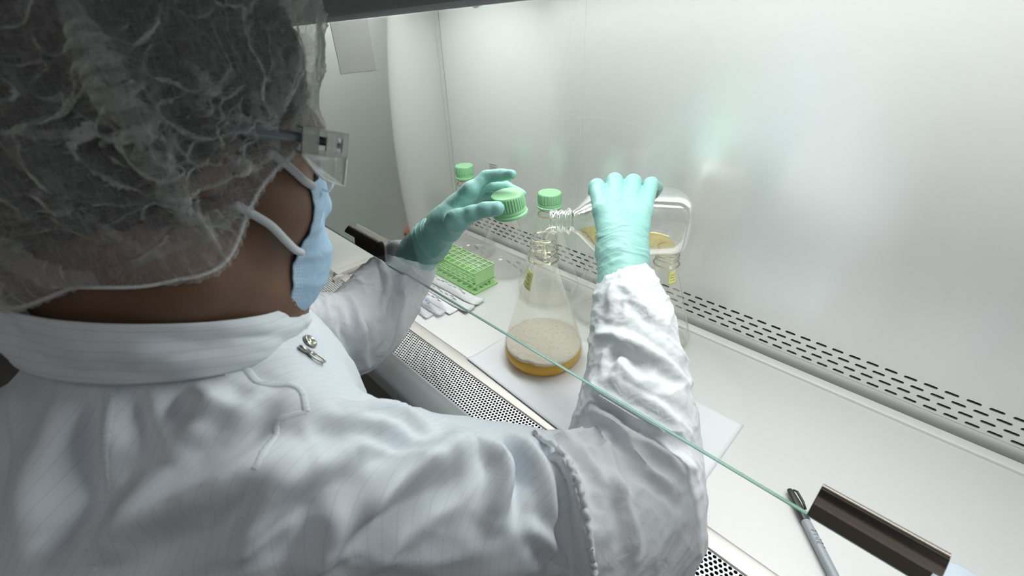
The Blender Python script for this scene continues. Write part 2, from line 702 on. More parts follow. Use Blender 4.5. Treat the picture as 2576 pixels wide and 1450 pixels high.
def perforated(x0, x1, rows, row_h, pitch, length, width, to3, depth, nseg=6):
    """plate of staggered round-ended holes, each hole a real opening; to3(x,y,z)->3D"""
    v, f = [], []
    for r in range(rows):
        ya, yb = r * row_h, (r + 1) * row_h
        yc = (ya + yb) / 2
        off = (pitch / 2) if r % 2 else 0.0
        ncol = int((x1 - x0 - pitch / 2) / pitch)
        xs = x0 + off
        if off:
            base = len(v)
            v += [to3(x0, ya, 0), to3(xs, ya, 0), to3(xs, yb, 0), to3(x0, yb, 0)]
            f.append((base, base + 1, base + 2, base + 3))
        for c in range(ncol):
            a, b = xs + c * pitch, xs + (c + 1) * pitch
            xc = (a + b) / 2
            hl = max((length - width) / 2, 0)
            rad = width / 2
            hole = []
            for k in range(nseg + 1):
                q = -math.pi / 2 + math.pi * k / nseg
                hole.append((xc + hl + rad * math.cos(q), yc + rad * math.sin(q)))
            for k in range(nseg + 1):
                q = math.pi / 2 + math.pi * k / nseg
                hole.append((xc - hl + rad * math.cos(q), yc + rad * math.sin(q)))
            H = len(hole)
            base = len(v)
            v += [to3(x, y, 0) for x, y in hole]
            v += [to3(x, y, -depth) for x, y in hole]
            outer = [(b, ya), (b, yb), (a, yb), (a, ya)]
            ob = len(v)
            v += [to3(x, y, 0) for x, y in outer]
            h2 = nseg // 2
            f.append((ob + 0, ob + 1) + tuple(base + k for k in range(nseg, -1, -1)))           # right of the hole
            f.append((ob + 2, ob + 3) + tuple(base + nseg + 1 + k for k in range(nseg, -1, -1)))
            f.append((ob + 1, ob + 2, base + nseg + 1, base + nseg))
            f.append((ob + 3, ob + 0, base + 0, base + 2 * nseg + 1))
            for k in range(H):
                f.append((base + k, base + (k + 1) % H, base + H + (k + 1) % H, base + H + k))
        xe = xs + ncol * pitch
        base = len(v)
        v += [to3(xe, ya, 0), to3(x1, ya, 0), to3(x1, yb, 0), to3(xe, yb, 0)]
        f.append((base, base + 1, base + 2, base + 3))
    return v, f


# back panel in three sheets with thin seams; the slotted strip along its foot is part of it
zs = 0.0195
SEAM = pt_on(1471, 120, 1, YB)[0]
m = MB()
m.box((XL - .01, YB, zs + .05), (SEAM - .0012, YB + .004, ZT))
m.box((SEAM + .0012, YB, zs + .05), (XR + .01, YB + .004, ZT))
m.box((SEAM - .004, YB + .0005, zs + .05), (SEAM + .004, YB + .004, ZT))
m.box((XL - .01, YB, -.01), (XR + .01, YB + .004, zs - .0005))
v, f = perforated(XL, XR, 4, .0125, .0243, .0165, .0046, lambda x, y, z: (x, YB - z * -1 if False else YB - z, zs + y), .004)
m.add(v, f)
m.obj('back_panel', M_back, cab)
m = MB()
m.box((XL, YB + .02, 0), (XR, YB + .03, .09))
m.box((XL, YB + .004, zs + .0505), (XR, YB + .02, zs + .06))
m.obj('exhaust_plenum', M_black, cab)
m = MB()
k = pt_on(1196, 6, 1, YB)
m.lathe([(0, 0), (.009, 0), (.011, .004), (.008, .012), (0, .014)], 20, Matrix.Translation(Vector(k)) @ Matrix.Rotation(math.radians(90), 4, 'X'))
m.obj('wall_knob', simple('pale_knob', (.7, .7, .67), .4), cab, True)

m = MB()
m.box((XL - .004, .30, -.02), (XL, YB, ZT))
m.box((XL - .0005, YB - .012, .0), (XL + .0025, YB - .0005, ZT))     # folded corner flange
m.obj('side_panel', M_side, cab)
m = MB()
m.box((XR, .30, -.02), (XR + .004, YB, ZT))
m.obj('side_panel', M_side, cab)

# work tray with a raised rim at the back and the folded lip at the front
m = MB()
m.box((XL + .03, .388, -.012), (XR, YB - .032, 0.0))
m.prism([(YB - .032, -.012), (YB - .032, 0), (YB - .030, .0035), (YB - .026, .005), (YB - .012, .005), (YB - .009, .0), (YB - .009, -.012)],
        lambda a, b, t: (t, a, b), XL + .01, XR)
m.obj('work_tray', M_tray, cab, 'auto')
m = MB()
m.prism([(.3615, -.012), (.3615, -.001), (.363, .0008), (.3845, .0008), (.3865, 0.0022), (.3885, 0.0), (.3885, -.012)], lambda a, b, t: (t, a, b), XL + .015, XR)
m.obj('tray_lip', M_lip, cab, 'auto')
m = MB()
m.prism([(.36, -.012), (.36, .006), (.362, .010), (.40, .012), (YB, .012), (YB, -.012)], lambda a, b, t: (t, a, b), XL + .0005, XL + .022)
m.prism([(.345, -.012), (.345, .004), (.357, .010), (.372, .008), (.372, -.012)], lambda a, b, t: (t, a, b), XL + .022, XL + .035)
m.obj('tray_rim', M_lip, cab, 'auto')

m = MB()
v, f = perforated(XL + .002, XR, 12, .0054, .0062, .0046, .0046, lambda x, y, z: (x, .2965 + y, -.0015 + z), .0016, 6)
m.add(v, f)
m.obj('intake_grille', M_grille, cab)
m = MB()
m.box((XL, .29, -.06), (XR, .365, -.05))
m.box((XL, .3614, -.05), (XR, .3618, -.0012))
m.box((XL, .29, -.05), (XR, .2935, -.008))
m.obj('intake_plenum', M_black, cab)
# rounded armrest in front of the grille and the painted front below it
pf = [(.2965, -.006), (.2965, .0005), (.293, .0015), (.288, -.001)]
for q in np.linspace(0, 1, 9):
    pf.append((.286 - .030 * q, -.002 - .020 * q ** 1.25))
pf += [(.251, -.030), (.2495, -.05), (.256, -.06), (.2965, -.06)]
m = MB()
m.prism(pf, lambda a, b, t: (t, a, b), XL - .03, XR + .03)
m.obj('armrest', M_paintgrey, cab, 'auto')
m = MB()
m.box((XL - .03, .262, -.42), (XR + .03, .30, -.06))
m.obj('front_panel', M_frontgrey, cab)

# glass sash, leaning back, with its two finger pulls
G0 = np.array([.3135, .2035])
G1 = np.array([.372, .592])
gd = (G1 - G0) / np.linalg.norm(G1 - G0)
gn = np.array([-gd[1], gd[0]])        # towards the room


def gl(x, s, o):
    """x along the cabinet, s metres up the glass, o metres out towards the room"""
    p = G0 + gd * s + gn * o
    return (x, p[0], p[1])


GL = float(np.linalg.norm(G1 - G0))
m = MB()
m.prism([(0.0, -.0028), (0.0, .0028), (GL, .0028), (GL, -.0028)], lambda a, b, t: gl(t, a, b), XL + .004, XR - .004)
sash = m.obj('glass_sash', M_pane, cab)
tag(sash, 'clear glass front pane')
m = MB()
m.prism([(-.0005, -.0022), (-.0007, 0), (-.0005, .0022), (0, .0022), (0, -.0022)], lambda a, b, t: gl(t, a, b), XL + .004, XR - .004)
m.obj('glass_edge', M_paneedge, sash, True)
lw = []
for s, o in [(.003, .0030), (.014, .0034), (.030, .0040), (.0385, .0060), (.0420, .0095), (.0415, .0130), (.0385, .0165), (.0350, .0195), (.0320, .0220)]:
    lw.append((s, o))
lw = [tuple(q) for q in spline([(a, b, 0) for a, b in lw], 28)[:, :2]]
tk = [(a - .0008, b + .0014) for a, b in lw]
prof = lw + tk[::-1]
for (xa, xb) in ((-.748, -.640), (.0135, .0880)):
    m = MB()
    m.prism(prof, lambda a, b, t: gl(t, a, b), xa, xb)
    m.obj('finger_pull', M_handle, sash, 'auto')

# visor above the glass, roof and lamp
m = MB()
vy, vz = .352, .5768
c13 = math.tan(math.radians(1.35))
prof = [(vy, 0.0), (vy - .004, .004), (vy - .05, .16), (vy - .05, .30), (vy + .02, .30), (vy + .012, .006)]
m.prism(prof, lambda a, b, t: (t, a, vz + b + (t + .467) * c13), XL - .03, XR + .03)
m.obj('visor', M_visor, cab, 'auto')
m = MB()
m.prism([(vy + .010, -.0055), (vy + .010, .006), (vy + .016, .006), (vy + .016, -.0055)], lambda a, b, t: (t, a, vz + b + (t + .467) * c13), XL, XR)
m.obj('lamp_line_strip', simple('lamp_line_white', (.85, .85, .84), .4), cab)  # white strip added to give the bright lamp line under the visor
m = MB()
m.box((XL, .40, ZT), (XR, YB, ZT + .01))
m.obj('roof_panel', simple('roof_white', (.75, .75, .73), .5), cab)
mt, nt, b, out = mat('lamp_glow')
b.inputs['Base Color'].default_value = (.9, .9, .9, 1)
b.inputs['Emission Color'].default_value = (1, .99, .97, 1)
b.inputs['Emission Strength'].default_value = 3.0
m = MB()
m.tube([(XL + .05, .395, .607 + .0), (XR - .05, .395, .618)], .0125, 16)
m.obj('lamp_tube', mt, cab, True)

# ------------------------------------------------------------------ glassware
M_flask = thin_glass('flask_glass', (.992, .990, .975), (.42, .40, .28), .022, .34, .03, .22, power=5.0)
M_clear = thin_glass('bottle_glass', (.975, .978, .975), (.62, .64, .64), .035, .75, .03, .34)
M_ring = thin_glass('ring_glass', (.90, .86, .72), (.55, .46, .26), .10, .8, .04, .45)
M_cap = simple('green_cap', (.30, .62, .33), .38, 0, .05, 80)
M_yellow = simple('yellow_tape', (.86, .84, .28), .6, 0, .06, 90)
M_ink = simple('ink', (.10, .10, .09), .7, 0, 0)


def amber_mat(name, col, tr):
    m, nt, b, out = mat(name)
    b.inputs['Base Color'].default_value = (*col, 1)
    b.inputs['Roughness'].default_value = .12
    t = node(nt, 'ShaderNodeBsdfTranslucent')
    t.inputs['Color'].default_value = (*col, 1)
    x = node(nt, 'ShaderNodeBsdfTransparent')
    x.inputs['Color'].default_value = (*col, 1)
    a = node(nt, 'ShaderNodeMixShader')
    a.inputs['Fac'].default_value = .5
    nt.links.new(b.outputs[0], a.inputs[1])
    nt.links.new(t.outputs[0], a.inputs[2])
    c = node(nt, 'ShaderNodeMixShader')
    c.inputs['Fac'].default_value = tr
    nt.links.new(a.outputs[0], c.inputs[1])
    nt.links.new(x.outputs[0], c.inputs[2])
    nt.links.new(c.outputs[0], out.inputs['Surface'])
    return m


M_amber = amber_mat('amber_broth', (1.0, .72, .06), .06)
M_pale = amber_mat('pale_broth', (1.0, .92, .62), .90)

FPROF = [(.0, .0015), (.055, .0012), (.064, .002), (.0705, .0055), (.0742, .012), (.0752, .020), (.0742, .030), (.0690, .050), (.0600, .080), (.0505, .110),
         (.0415, .140), (.0335, .168), (.0280, .186), (.0243, .198), (.0232, .205), (.0232, .2075), (.0252, .209), (.0268, .2115), (.0252, .214), (.0222, .2155),
         (.0215, .219), (.0216, .222), (.0232, .2235), (.0232, .225), (.0216, .2265), (.0216, .230), (.0232, .2315), (.0232, .233), (.0216, .2345),
         (.0213, .240), (.0214, .246), (.0222, .2485), (.0218, .2505), (.0204, .2505), (.0198, .248), (.0198, .216), (.0205, .205), (.024, .190)]


def baffle(a0):
    def fn(a, z):
        if z > .15 or z < .004:
            return 1.0
        w = math.sin(min(1, (z - .004) / .146) * math.pi) ** .7
        s = 0
        for k in range(3):
            d = (a - a0 - k * 2 * math.pi / 3 + math.pi) % (2 * math.pi) - math.pi
            s += math.exp(-(d / .11) ** 2)
        return 1 - .085 * w * s
    return fn


def local(m, name, material, parent, smooth=True):
    o = m.obj(name, material, None, smooth)
    o.parent = parent
    return o


def cap_mesh(m, r=.0262, h=.034, n=96, M=None, ribs=True):
    prof = [(0, h - .0006), (r * .62, h - .0004), (r * .80, h), (r * .93, h - .0006), (r * .985, h - .0022), (r, h - .005), (r, h * .36), (r * .985, h * .345),
            (r * .985, h * .27), (r * 1.01, h * .255), (r * 1.01, h * .15), (r * 1.0, h * .14), (r * 1.07, h * .10), (r * 1.09, h * .05), (r * 1.07, 0), (r * .9, 0), (r * .88, h * .8), (0, h * .8)]

    def md(a, z):
        if ribs and h * .36 - 1e-6 <= z <= h - .004:
            return 1 + .028 * (1 if (a * 36 / (2 * math.pi)) % 1 < .5 else -.6)
        return 1.0
    m.lathe(prof, 144 if ribs else n, M, md)


def make_flask(name, loc, label, group, cap=True, a0=0.4, tape=None, size=1.0):
    root = thing(name, loc, label, 'flask', group)
    root.scale = size if isinstance(size, tuple) else (size, size, size)
    m = MB()
    m.lathe(FPROF, 72, None, baffle(a0))
    local(m, 'glass_body', M_flask, root)
    m = MB()
    for (r0, z0, t0) in ((.0250, .2115, .0021), (.0228, .2240, .0012), (.0228, .2322, .0012), (.0212, .2495, .0013)):
        n0, n1 = 56, 8
        v = [((r0 + t0 * math.cos(b_)) * math.cos(a_), (r0 + t0 * math.cos(b_)) * math.sin(a_), z0 + t0 * math.sin(b_))
             for a_ in np.linspace(0, 2 * math.pi, n0, endpoint=False) for b_ in np.linspace(0, 2 * math.pi, n1, endpoint=False)]
        m.add(v, [(i * n1 + k, ((i + 1) % n0) * n1 + k, ((i + 1) % n0) * n1 + (k + 1) % n1, i * n1 + (k + 1) % n1) for i in range(n0) for k in range(n1)])
    local(m, 'neck_rings', M_ring, root)
    if cap:
        m = MB()
        cap_mesh(m, M=Matrix.Translation((0, 0, .2285)))
        local(m, 'screw_cap', M_cap, root, 'auto')
    if tape:
        add_tape(root, *tape)
    return root


def cone_r(z):
    P = FPROF[:20]
    for (ra, za), (rb, zb) in zip(P[:-1], P[1:]):
        if za <= z <= zb and zb > za:
            return ra + (rb - ra) * (z - za) / (zb - za)
    return .03


def add_tape(root, ang, z0, z1, wid, slant, marks=True):
    """a small yellow tape flag stuck on the cone, with a few pen strokes"""
    m = MB()
    n, k = 8, 8
    v, f = [], []
    for i in range(n + 1):
        for j in range(k + 1):
            z = z0 + (z1 - z0) * j / k + slant * (i / n - .5)
            r = cone_r(z) + .0009 + .0012 * math.sin(3.1 * i / n)
            a = ang + (wid / .035) * (i / n - .5)
            v.append((r * math.cos(a), r * math.sin(a), z))
    for i in range(n):
        for j in range(k):
            f.append((i * (k + 1) + j, (i + 1) * (k + 1) + j, (i + 1) * (k + 1) + j + 1, i * (k + 1) + j + 1))
    m.add(v, f)
    t = local(m, 'tape_label', M_yellow, root)
    t.modifiers.new('thick', 'SOLIDIFY').thickness = .0004
    if marks:
        m = MB()
        rr = random.Random(3)
        for row in range(3):
            p = []
            for q in range(9):
                u = .22 + .07 * q
                w = .3 + .2 * row + rr.uniform(-.05, .05)
                z = z0 + (z1 - z0) * w + slant * (u - .5)
                r = cone_r(z) + .0023
                a = ang + (wid / .035) * (u - .5)
                p.append((r * math.cos(a), r * math.sin(a), z))
            m.tube(p, .0003, 4)
        mk = m.obj('handwriting', M_ink, None, True)
        mk.parent = t


FG = 'empty conical flasks at the back of the tray'
FL0 = np.array([-.4396, .4956, .0006])
f_main = make_flask('conical_flask', FL0, 'open clear conical flask of foaming amber broth on the white sheet', None, False, .9,
                    (4.42, .164, .196, .024, -.004))
tape_dir = math.atan2(-.72, .5)
make_flask('conical_flask', (-.876, .685, 0), 'green capped empty flask furthest left, nearest the back corner', FG, True, 1.2, None, (.88, .88, .95))
make_flask('conical_flask', (-.5792, .6715, 0), 'green capped empty flask standing directly behind the open foaming flask', FG, True, .2, (math.atan2(-.5, -1.0) - .25, .196, .206, .012, 0, False), .95)
make_flask('conical_flask', (-.742, .685, 0), 'green capped flask behind the raised green screw cap and left glove', FG, True, 2.0, None, (.88, .88, .99))
make_flask('conical_flask', (-.4430, .6870, 0), 'empty flask half hidden behind the right gloved hand and bottle neck', FG, True, 1.0, None, .85)
make_flask('conical_flask', (-.310, .6850, 0), 'uncapped empty flask with yellow tape flag, right of the white right sleeve', FG, False, .6, (-.55, .176, .204, .020, .003), (.88, .88, .82))

# liquid and foam inside the open flask
m = MB()
z1 = .031
m.lathe([(0, .0024), (.060, .0026), (.0675, .006), (.0715, .013), (.0722, .020), (.0714, z1), (0, z1)], 72, None, baffle(.9))
liq = local(m, 'broth', M_amber, f_main)
mfo, nt, b, out = mat('foam')
b.inputs['Roughness'].default_value = .7
tc = node(nt, 'ShaderNodeTexCoord')
vo = node(nt, 'ShaderNodeTexVoronoi')
vo.inputs['Scale'].default_value = 700
nt.links.new(tc.outputs['Object'], vo.inputs['Vector'])
nz = node(nt, 'ShaderNodeTexNoise')
nz.inputs['Scale'].default_value = 170
nz.inputs['Detail'].default_value = 5
nt.links.new(tc.outputs['Object'], nz.inputs['Vector'])
rp = node(nt, 'ShaderNodeValToRGB')
rp.color_ramp.elements[0].position = .26
rp.color_ramp.elements[0].color = (.88, .74, .45, 1)
rp.color_ramp.elements[1].position = .44
rp.color_ramp.elements[1].color = (.98, .945, .84, 1)
nt.links.new(nz.outputs['Fac'], rp.inputs['Fac'])
nt.links.new(rp.outputs[0], b.inputs['Base Color'])
bp = node(nt, 'ShaderNodeBump')
bp.inputs['Strength'].default_value = .6
bp.inputs['Distance'].default_value = .0008
nt.links.new(vo.outputs['Distance'], bp.inputs['Height'])
nt.links.new(bp.outputs[0], b.inputs['Normal'])
ft = node(nt, 'ShaderNodeBsdfTranslucent')
nt.links.new(rp.outputs[0], ft.inputs['Color'])
fm = node(nt, 'ShaderNodeMixShader')
fm.inputs['Fac'].default_value = .22
nt.links.new(b.outputs[0], fm.inputs[1])
nt.links.new(ft.outputs[0], fm.inputs[2])
nt.links.new(fm.outputs[0], out.inputs['Surface'])
m = MB()
nr, na = 26, 90
v, f = [(0, 0, z1 + .0065)], []
bf = baffle(.9)
for i in range(1, nr + 1):
    for k in range(na):
        a = 2 * math.pi * k / na
        q = i / nr
        r = .0712 * q * bf(a, z1)
        dz = .0062 + .0012 * vnoise(np.array([r * math.cos(a), r * math.sin(a), 0]) * 160, 3) - .0012 * (q > .97)
        if q > .9:
            dz -= .0040 * max(0, vnoise(np.array([3 * math.cos(a), 3 * math.sin(a), 0]) * 3, 8)) * (q - .9) / .1
        v.append((r * math.cos(a), r * math.sin(a), z1 + dz))
for k in range(na):
    v.append((.0712 * math.cos(2 * math.pi * k / na) * bf(2 * math.pi * k / na, z1), .0712 * math.sin(2 * math.pi * k / na) * bf(2 * math.pi * k / na, z1),
              z1 - .0008 - .0022 * max(0, float(vnoise(np.array([math.cos(2 * math.pi * k / na) * 9, math.sin(2 * math.pi * k / na) * 9, 0.]), 4)))))
for k in range(na):
    f.append((0, 1 + k, 1 + (k + 1) % na))
for i in range(nr):
    for k in range(na):
        f.append((1 + i * na + k, 1 + (i + 1) * na + k, 1 + (i + 1) * na + (k + 1) % na, 1 + i * na + (k + 1) % na))
m.add(v, f)
foam = local(m, 'foam', mfo, f_main)
foam['label'] = 'cream coloured foam'

# ---- square media bottle poured by the right hand
BM, BB = pt(1381, 557, .744), pt(1716, 554, .752)
bax = nrm(BB - BM)
BL = float(np.linalg.norm(BB - BM))
bz = nrm(np.array([0, 0, 1.0]) - bax * bax[2])
by = np.cross(bz, bax)           # sideways, away from the viewer
BMAT = Matrix([[bax[i], by[i], bz[i], BM[i]] for i in range(3)] + [[0, 0, 0, 1]])
bp_prof = [(.0, .0168, 2), (.001, .0190, 2), (.004, .0192, 2), (.006, .0185, 2), (.009, .0185, 2), (.0105, .0202, 2), (.012, .0202, 2), (.0135, .0185, 2), (.018, .0185, 2),
           (.0195, .0202, 2), (.021, .0202, 2), (.0225, .0185, 2), (.028, .0186, 2), (.030, .0222, 2), (.0325, .0232, 2), (.035, .0222, 2), (.037, .0190, 2), (.041, .0195, 2.1),
           (.047, .0235, 2.2), (.055, .0315, 2.5), (.064, .0400, 3), (.073, .0462, 3.6), (.084, .0495, 4.2), (.096, .0505, 4.6), (.12, .0508, 4.8), (.16, .0508, 4.8), (.195, .0508, 4.8),
           (.208, .0500, 4.6), (.2155, .0478, 4.2), (.220, .0430, 3.8), (.2215, .036, 3.4), (.2195, .02, 3), (.219, .0, 3)]
sc = BL / .2215


def sq_loft(prof, n=72, grow=0.0):
    v, f = [], []
    for (x, r, p) in prof:
        for k in range(n):
            a = 2 * math.pi * k / n
            c, s = math.cos(a), math.sin(a)
            q = 1.0 / ((abs(c) ** p + abs(s) ** p) ** (1 / p))
            rr = max(r + grow, 0)
            v.append((x * sc, rr * q * c, rr * q * s))
    for i in range(len(prof) - 1):
        for k in range(n):
            f.append((i * n + k, (i + 1) * n + k, (i + 1) * n + (k + 1) % n, i * n + (k + 1) % n))
    return v, f


bot = bpy.data.objects.new('media_bottle', None)
bot.empty_display_size = .02
COL.objects.link(bot)
bot.matrix_world = BMAT
tag(bot, 'clear square glass bottle tipped sideways by the right glove, pouring pale broth', 'bottle')
m = MB()
m.add(*sq_loft(bp_prof))
local(m, 'glass_body', M_clear, bot)
# broth left inside: the bottle's inner shape cut level
inner = [(x, r, p) for (x, r, p) in bp_prof if .037 <= x <= .2160]
v, f = sq_loft([(.030, .0165, 2)] + inner, 72, -.0024)
f.append(tuple(range(72)))
f.append(tuple(len(v) - 72 + k for k in range(72))[::-1])
bm = bmesh.new()
bv = [bm.verts.new(q) for q in v]
for q in f:
    bm.faces.new([bv[i] for i in q])
inv = BMAT.to_3x3().inverted()
lv = BMAT.inverted() @ Vector((*(BM + bax * .035 - bz * .0245),))
nl = (BMAT.to_3x3().transposed() @ Vector((.14 * bax[0], .14 * bax[1], 1))).normalized()
bmesh.ops.bisect_plane(bm, geom=bm.verts[:] + bm.edges[:] + bm.faces[:], plane_co=lv, plane_no=nl, clear_outer=True)
ed = [e for e in bm.edges if e.is_boundary]
bmesh.ops.holes_fill(bm, edges=ed)
me = bpy.data.meshes.new('broth')
bm.to_mesh(me)
bm.free()
me.materials.append(M_pale)
o = bpy.data.objects.new('broth', me)
COL.objects.link(o)
o.parent = bot

# the stream running from the bottle's lip into the flask
m = MB()
lip = BM + bax * .002 - bz * .0165
end = np.array([FL0[0] + .002, FL0[1] + .003, .205])
m.tube(spline([lip + bax * .012 + bz * .001, lip + bz * .0005, lip - bax * .006 - bz * .006, lip - bax * .008 - bz * .022, end], 14), [.006, .0062, .0058, .0052, .0048, .0046, .0045, .0044, .0043, .0042, .0040, .004, .0038, .0035], 12)
st = m.obj('broth_stream', thin_glass('stream', (.95, .93, .86), (.75, .70, .55), .10, .8, .05, .4), None, True)
tag(st, 'thin stream of broth falling from the tipped bottle into the open flask', 'liquid')

# ---- green screw cap held in the left hand
CAPC = pt(1279, 511, .628)
cup = nrm(np.array([-.0, -.06, 1.0]) + .10 * (pt(1240, 511, .628) - pt(1280, 511, .628)) / .022)
cx_ = nrm(np.cross([0, 1, 0], cup))
cy_ = np.cross(cup, cx_)
CM = Matrix([[cx_[i], cy_[i], cup[i], (CAPC - cup * .017)[i]] for i in range(3)] + [[0, 0, 0, 1]])
m = MB()
cap_mesh(m, .0238, .032, M=CM)
o = m.obj('screw_cap', M_cap, None, 'auto')
tag(o, 'green ribbed screw cap held up between left glove thumb and fingers', 'cap')

# ---- green tube rack
M_rack = simple('rack_green', (.45, .78, .31), .45, 0, .05, 60)
M_rack2 = simple('rack_green_deep', (.40, .74, .27), .5, 0, .05, 60)
rack = thing('tube_rack', (-.80, .587, 0), 'empty bright green plastic test tube rack beside the left wrist', 'rack')
RX0, RX1, RY0, RY1 = -.905, -.705, .550, .6175


def grid_plate(m, x0, x1, y0, y1, z, t, nx, ny, bw):
    for i in range(nx + 1):
        x = x0 + (x1 - x0) * i / nx
        w = bw * (1.5 if i in (0, nx) else 1)
        m.box((max(x0, x - w / 2) if i else x0, y0, z - t), (min(x1, x + w / 2) if i < nx else x1, y1, z))
    for j in range(ny + 1):
        y = y0 + (y1 - y0) * j / ny
        w = bw * (1.5 if j in (0, ny) else 1)
        m.box((x0, max(y0, y - w / 2), z - t + .0001), (x1, min(y1, y + w / 2), z + .0001))


m = MB()
grid_plate(m, RX0, RX1, RY0, RY1, .056, .0040, 10, 4, .0028)
m.obj('top_grid', M_rack, rack, bevel=.0006)
m = MB()
grid_plate(m, RX0 + .004, RX1 - .004, RY0 + .002, RY1 - .002, .029, .003, 10, 4, .0026)
m.obj('middle_grid', M_rack, rack)
m = MB()
# base plate with rectangular slots
nx, ny = 10, 4
for i in range(nx + 1):
    x = RX0 - .004 + (RX1 - RX0 + .004) * i / nx
    m.box((x - .004, RY0 - .001, 0.0005), (x + .004, RY1 + .001, .004))
for j in range(ny + 1):
    y = RY0 + (RY1 - RY0) * j / ny
    m.box((RX0 - .006, y - .0045, 0.0004), (RX1 + .003, y + .0045, .0041))
m.obj('base_plate', M_rack2, rack)
for x in (RX1 - .003, RX0 + .0):
    m = MB()
    m.box((x, RY0 + .004, .020), (x + .003, RY1 - .004, .053))
    m.box((x - .001, RY1 - .016, .004), (x + .002, RY1 - .008, .022))
    m.box((x - .001, RY0 + .008, .004), (x + .002, RY0 + .016, .022))
    m.box((x, RY0 - .001, .017), (x + .003, RY1 + .003, .021))
    m.obj('end_panel', M_rack, rack)

# ---- orange capped tube behind the left wrist
ot = thing('specimen_tube', (-.985, .60, 0), 'small tube with orange cap standing behind the left green glove', 'tube')
q = pt_on(1026, 584, 1, .60)
zt = float(q[2])
m = MB()
Mx = Matrix.Translation((q[0] + .012, .60, 0))
ot.location = (q[0] + .012, .60, 0)
bpy.context.view_layer.update()
m.lathe([(0, .0006), (.008, .001), (.0125, .01), (.013, zt - .012), (.0125, zt - .010)], 28, Mx)
m.obj('tube_body', M_clear, ot, True)
m = MB()
m.lathe([(0, zt + .006), (.012, zt + .006), (.0155, zt + .0045), (.0158, zt - .004), (.0152, zt - .006), (.010, zt - .006)], 28, Mx)
m.obj('tube_cap', simple('orange_cap', (.85, .20, .06), .45), ot, 'auto')

# ---- white sheet under the flask
M_paper = simple('white_sheet', (.80, .82, .84), .8, 0, .015, 40)
m = MB()
PX0, PX1, PY0, PY1 = -.5365, -.0935, .3735, .582
NX, NY = 60, 30
v, f = [], []
for i in range(NX + 1):
    for j in range(NY + 1):
        x = PX0 + (PX1 - PX0) * i / NX + (.006 * (j / NY) if i < NX else 0) * (1 - i / NX)
        y = PY0 + (PY1 - PY0) * j / NY + .010 * (1 - i / NX) * (1 if j == 0 else (1 - j / NY)) - .009 * (i / NX) * (1 - j / NY)
        z = .0006 + .0006 * (math.cos(j / NY * math.pi * 6) > .96) + .0015 * max(0, i / NX - .75) * 4 * abs(math.sin(j * .9)) * .15
        z += .0026 * min(1.0, max(0.0, (.402 - y) / .012))      # rides up over the tray lip
        v.append((x, max(y, .3), z))
for i in range(NX):
    for j in range(NY):
        a = i * (NY + 1) + j
        f.append((a, a + NY + 1, a + NY + 2, a + 1))
m.add(v, f)
o = m.obj('paper_sheet', M_paper, None, True)
o.modifiers.new('thick', 'SOLIDIFY').thickness = -.0004
tag(o, 'white creased absorbent sheet lying on the steel tray under the open flask', 'paper')

# ---- wrapped pipettes
M_wrap = simple('paper_wrap', (.80, .81, .81), .65, 0, .03, 50, bump=.4, bscale=90)
M_film, nt_f, b_f, out_f = mat('clear_film')
b_f.inputs['Base Color'].default_value = (.86, .88, .90, 1)
b_f.inputs['Roughness'].default_value = .22
t_f = node(nt_f, 'ShaderNodeBsdfTransparent')
m_f = node(nt_f, 'ShaderNodeMixShader')
m_f.inputs['Fac'].default_value = .42
nt_f.links.new(b_f.outputs[0], m_f.inputs[1])
nt_f.links.new(t_f.outputs[0], m_f.inputs[2])
nt_f.links.new(m_f.outputs[0], out_f.inputs['Surface'])
M_blueprint = simple('blue_print', (.22, .33, .58), .6)
M_greyprint = simple('grey_print', (.30, .31, .33), .6)
PG = 'wrapped pipettes on the tray'
pl = [  # left end x, y, right end x, y, height, clear?, label, width
    (-1.000, .516, -.662, .526, .0125, False, 'paper wrapped pipette nearest the green rack, printed in grey', .031),
    (-.992, .488, -.656, .494, .0120, False, 'white wrapped pipette second from the green rack', .029),
    (-.985, .463, -.680, .465, .0115, False, 'white wrapped pipette with curled end, third from the rack', .026),
    (-.990, .440, -.690, .441, .0125, True, 'clear wrapped pipette with grey plastic stem showing', .023),
    (-.980, .418, -.705, .418, .0115, True, 'clear film pipette wrapper with blue print nearest the front grille', .022),
    (-.985, .4015, -.742, .4005, .0100, True, 'short blue printed film wrapper at the front edge of the pile', .0125),
]
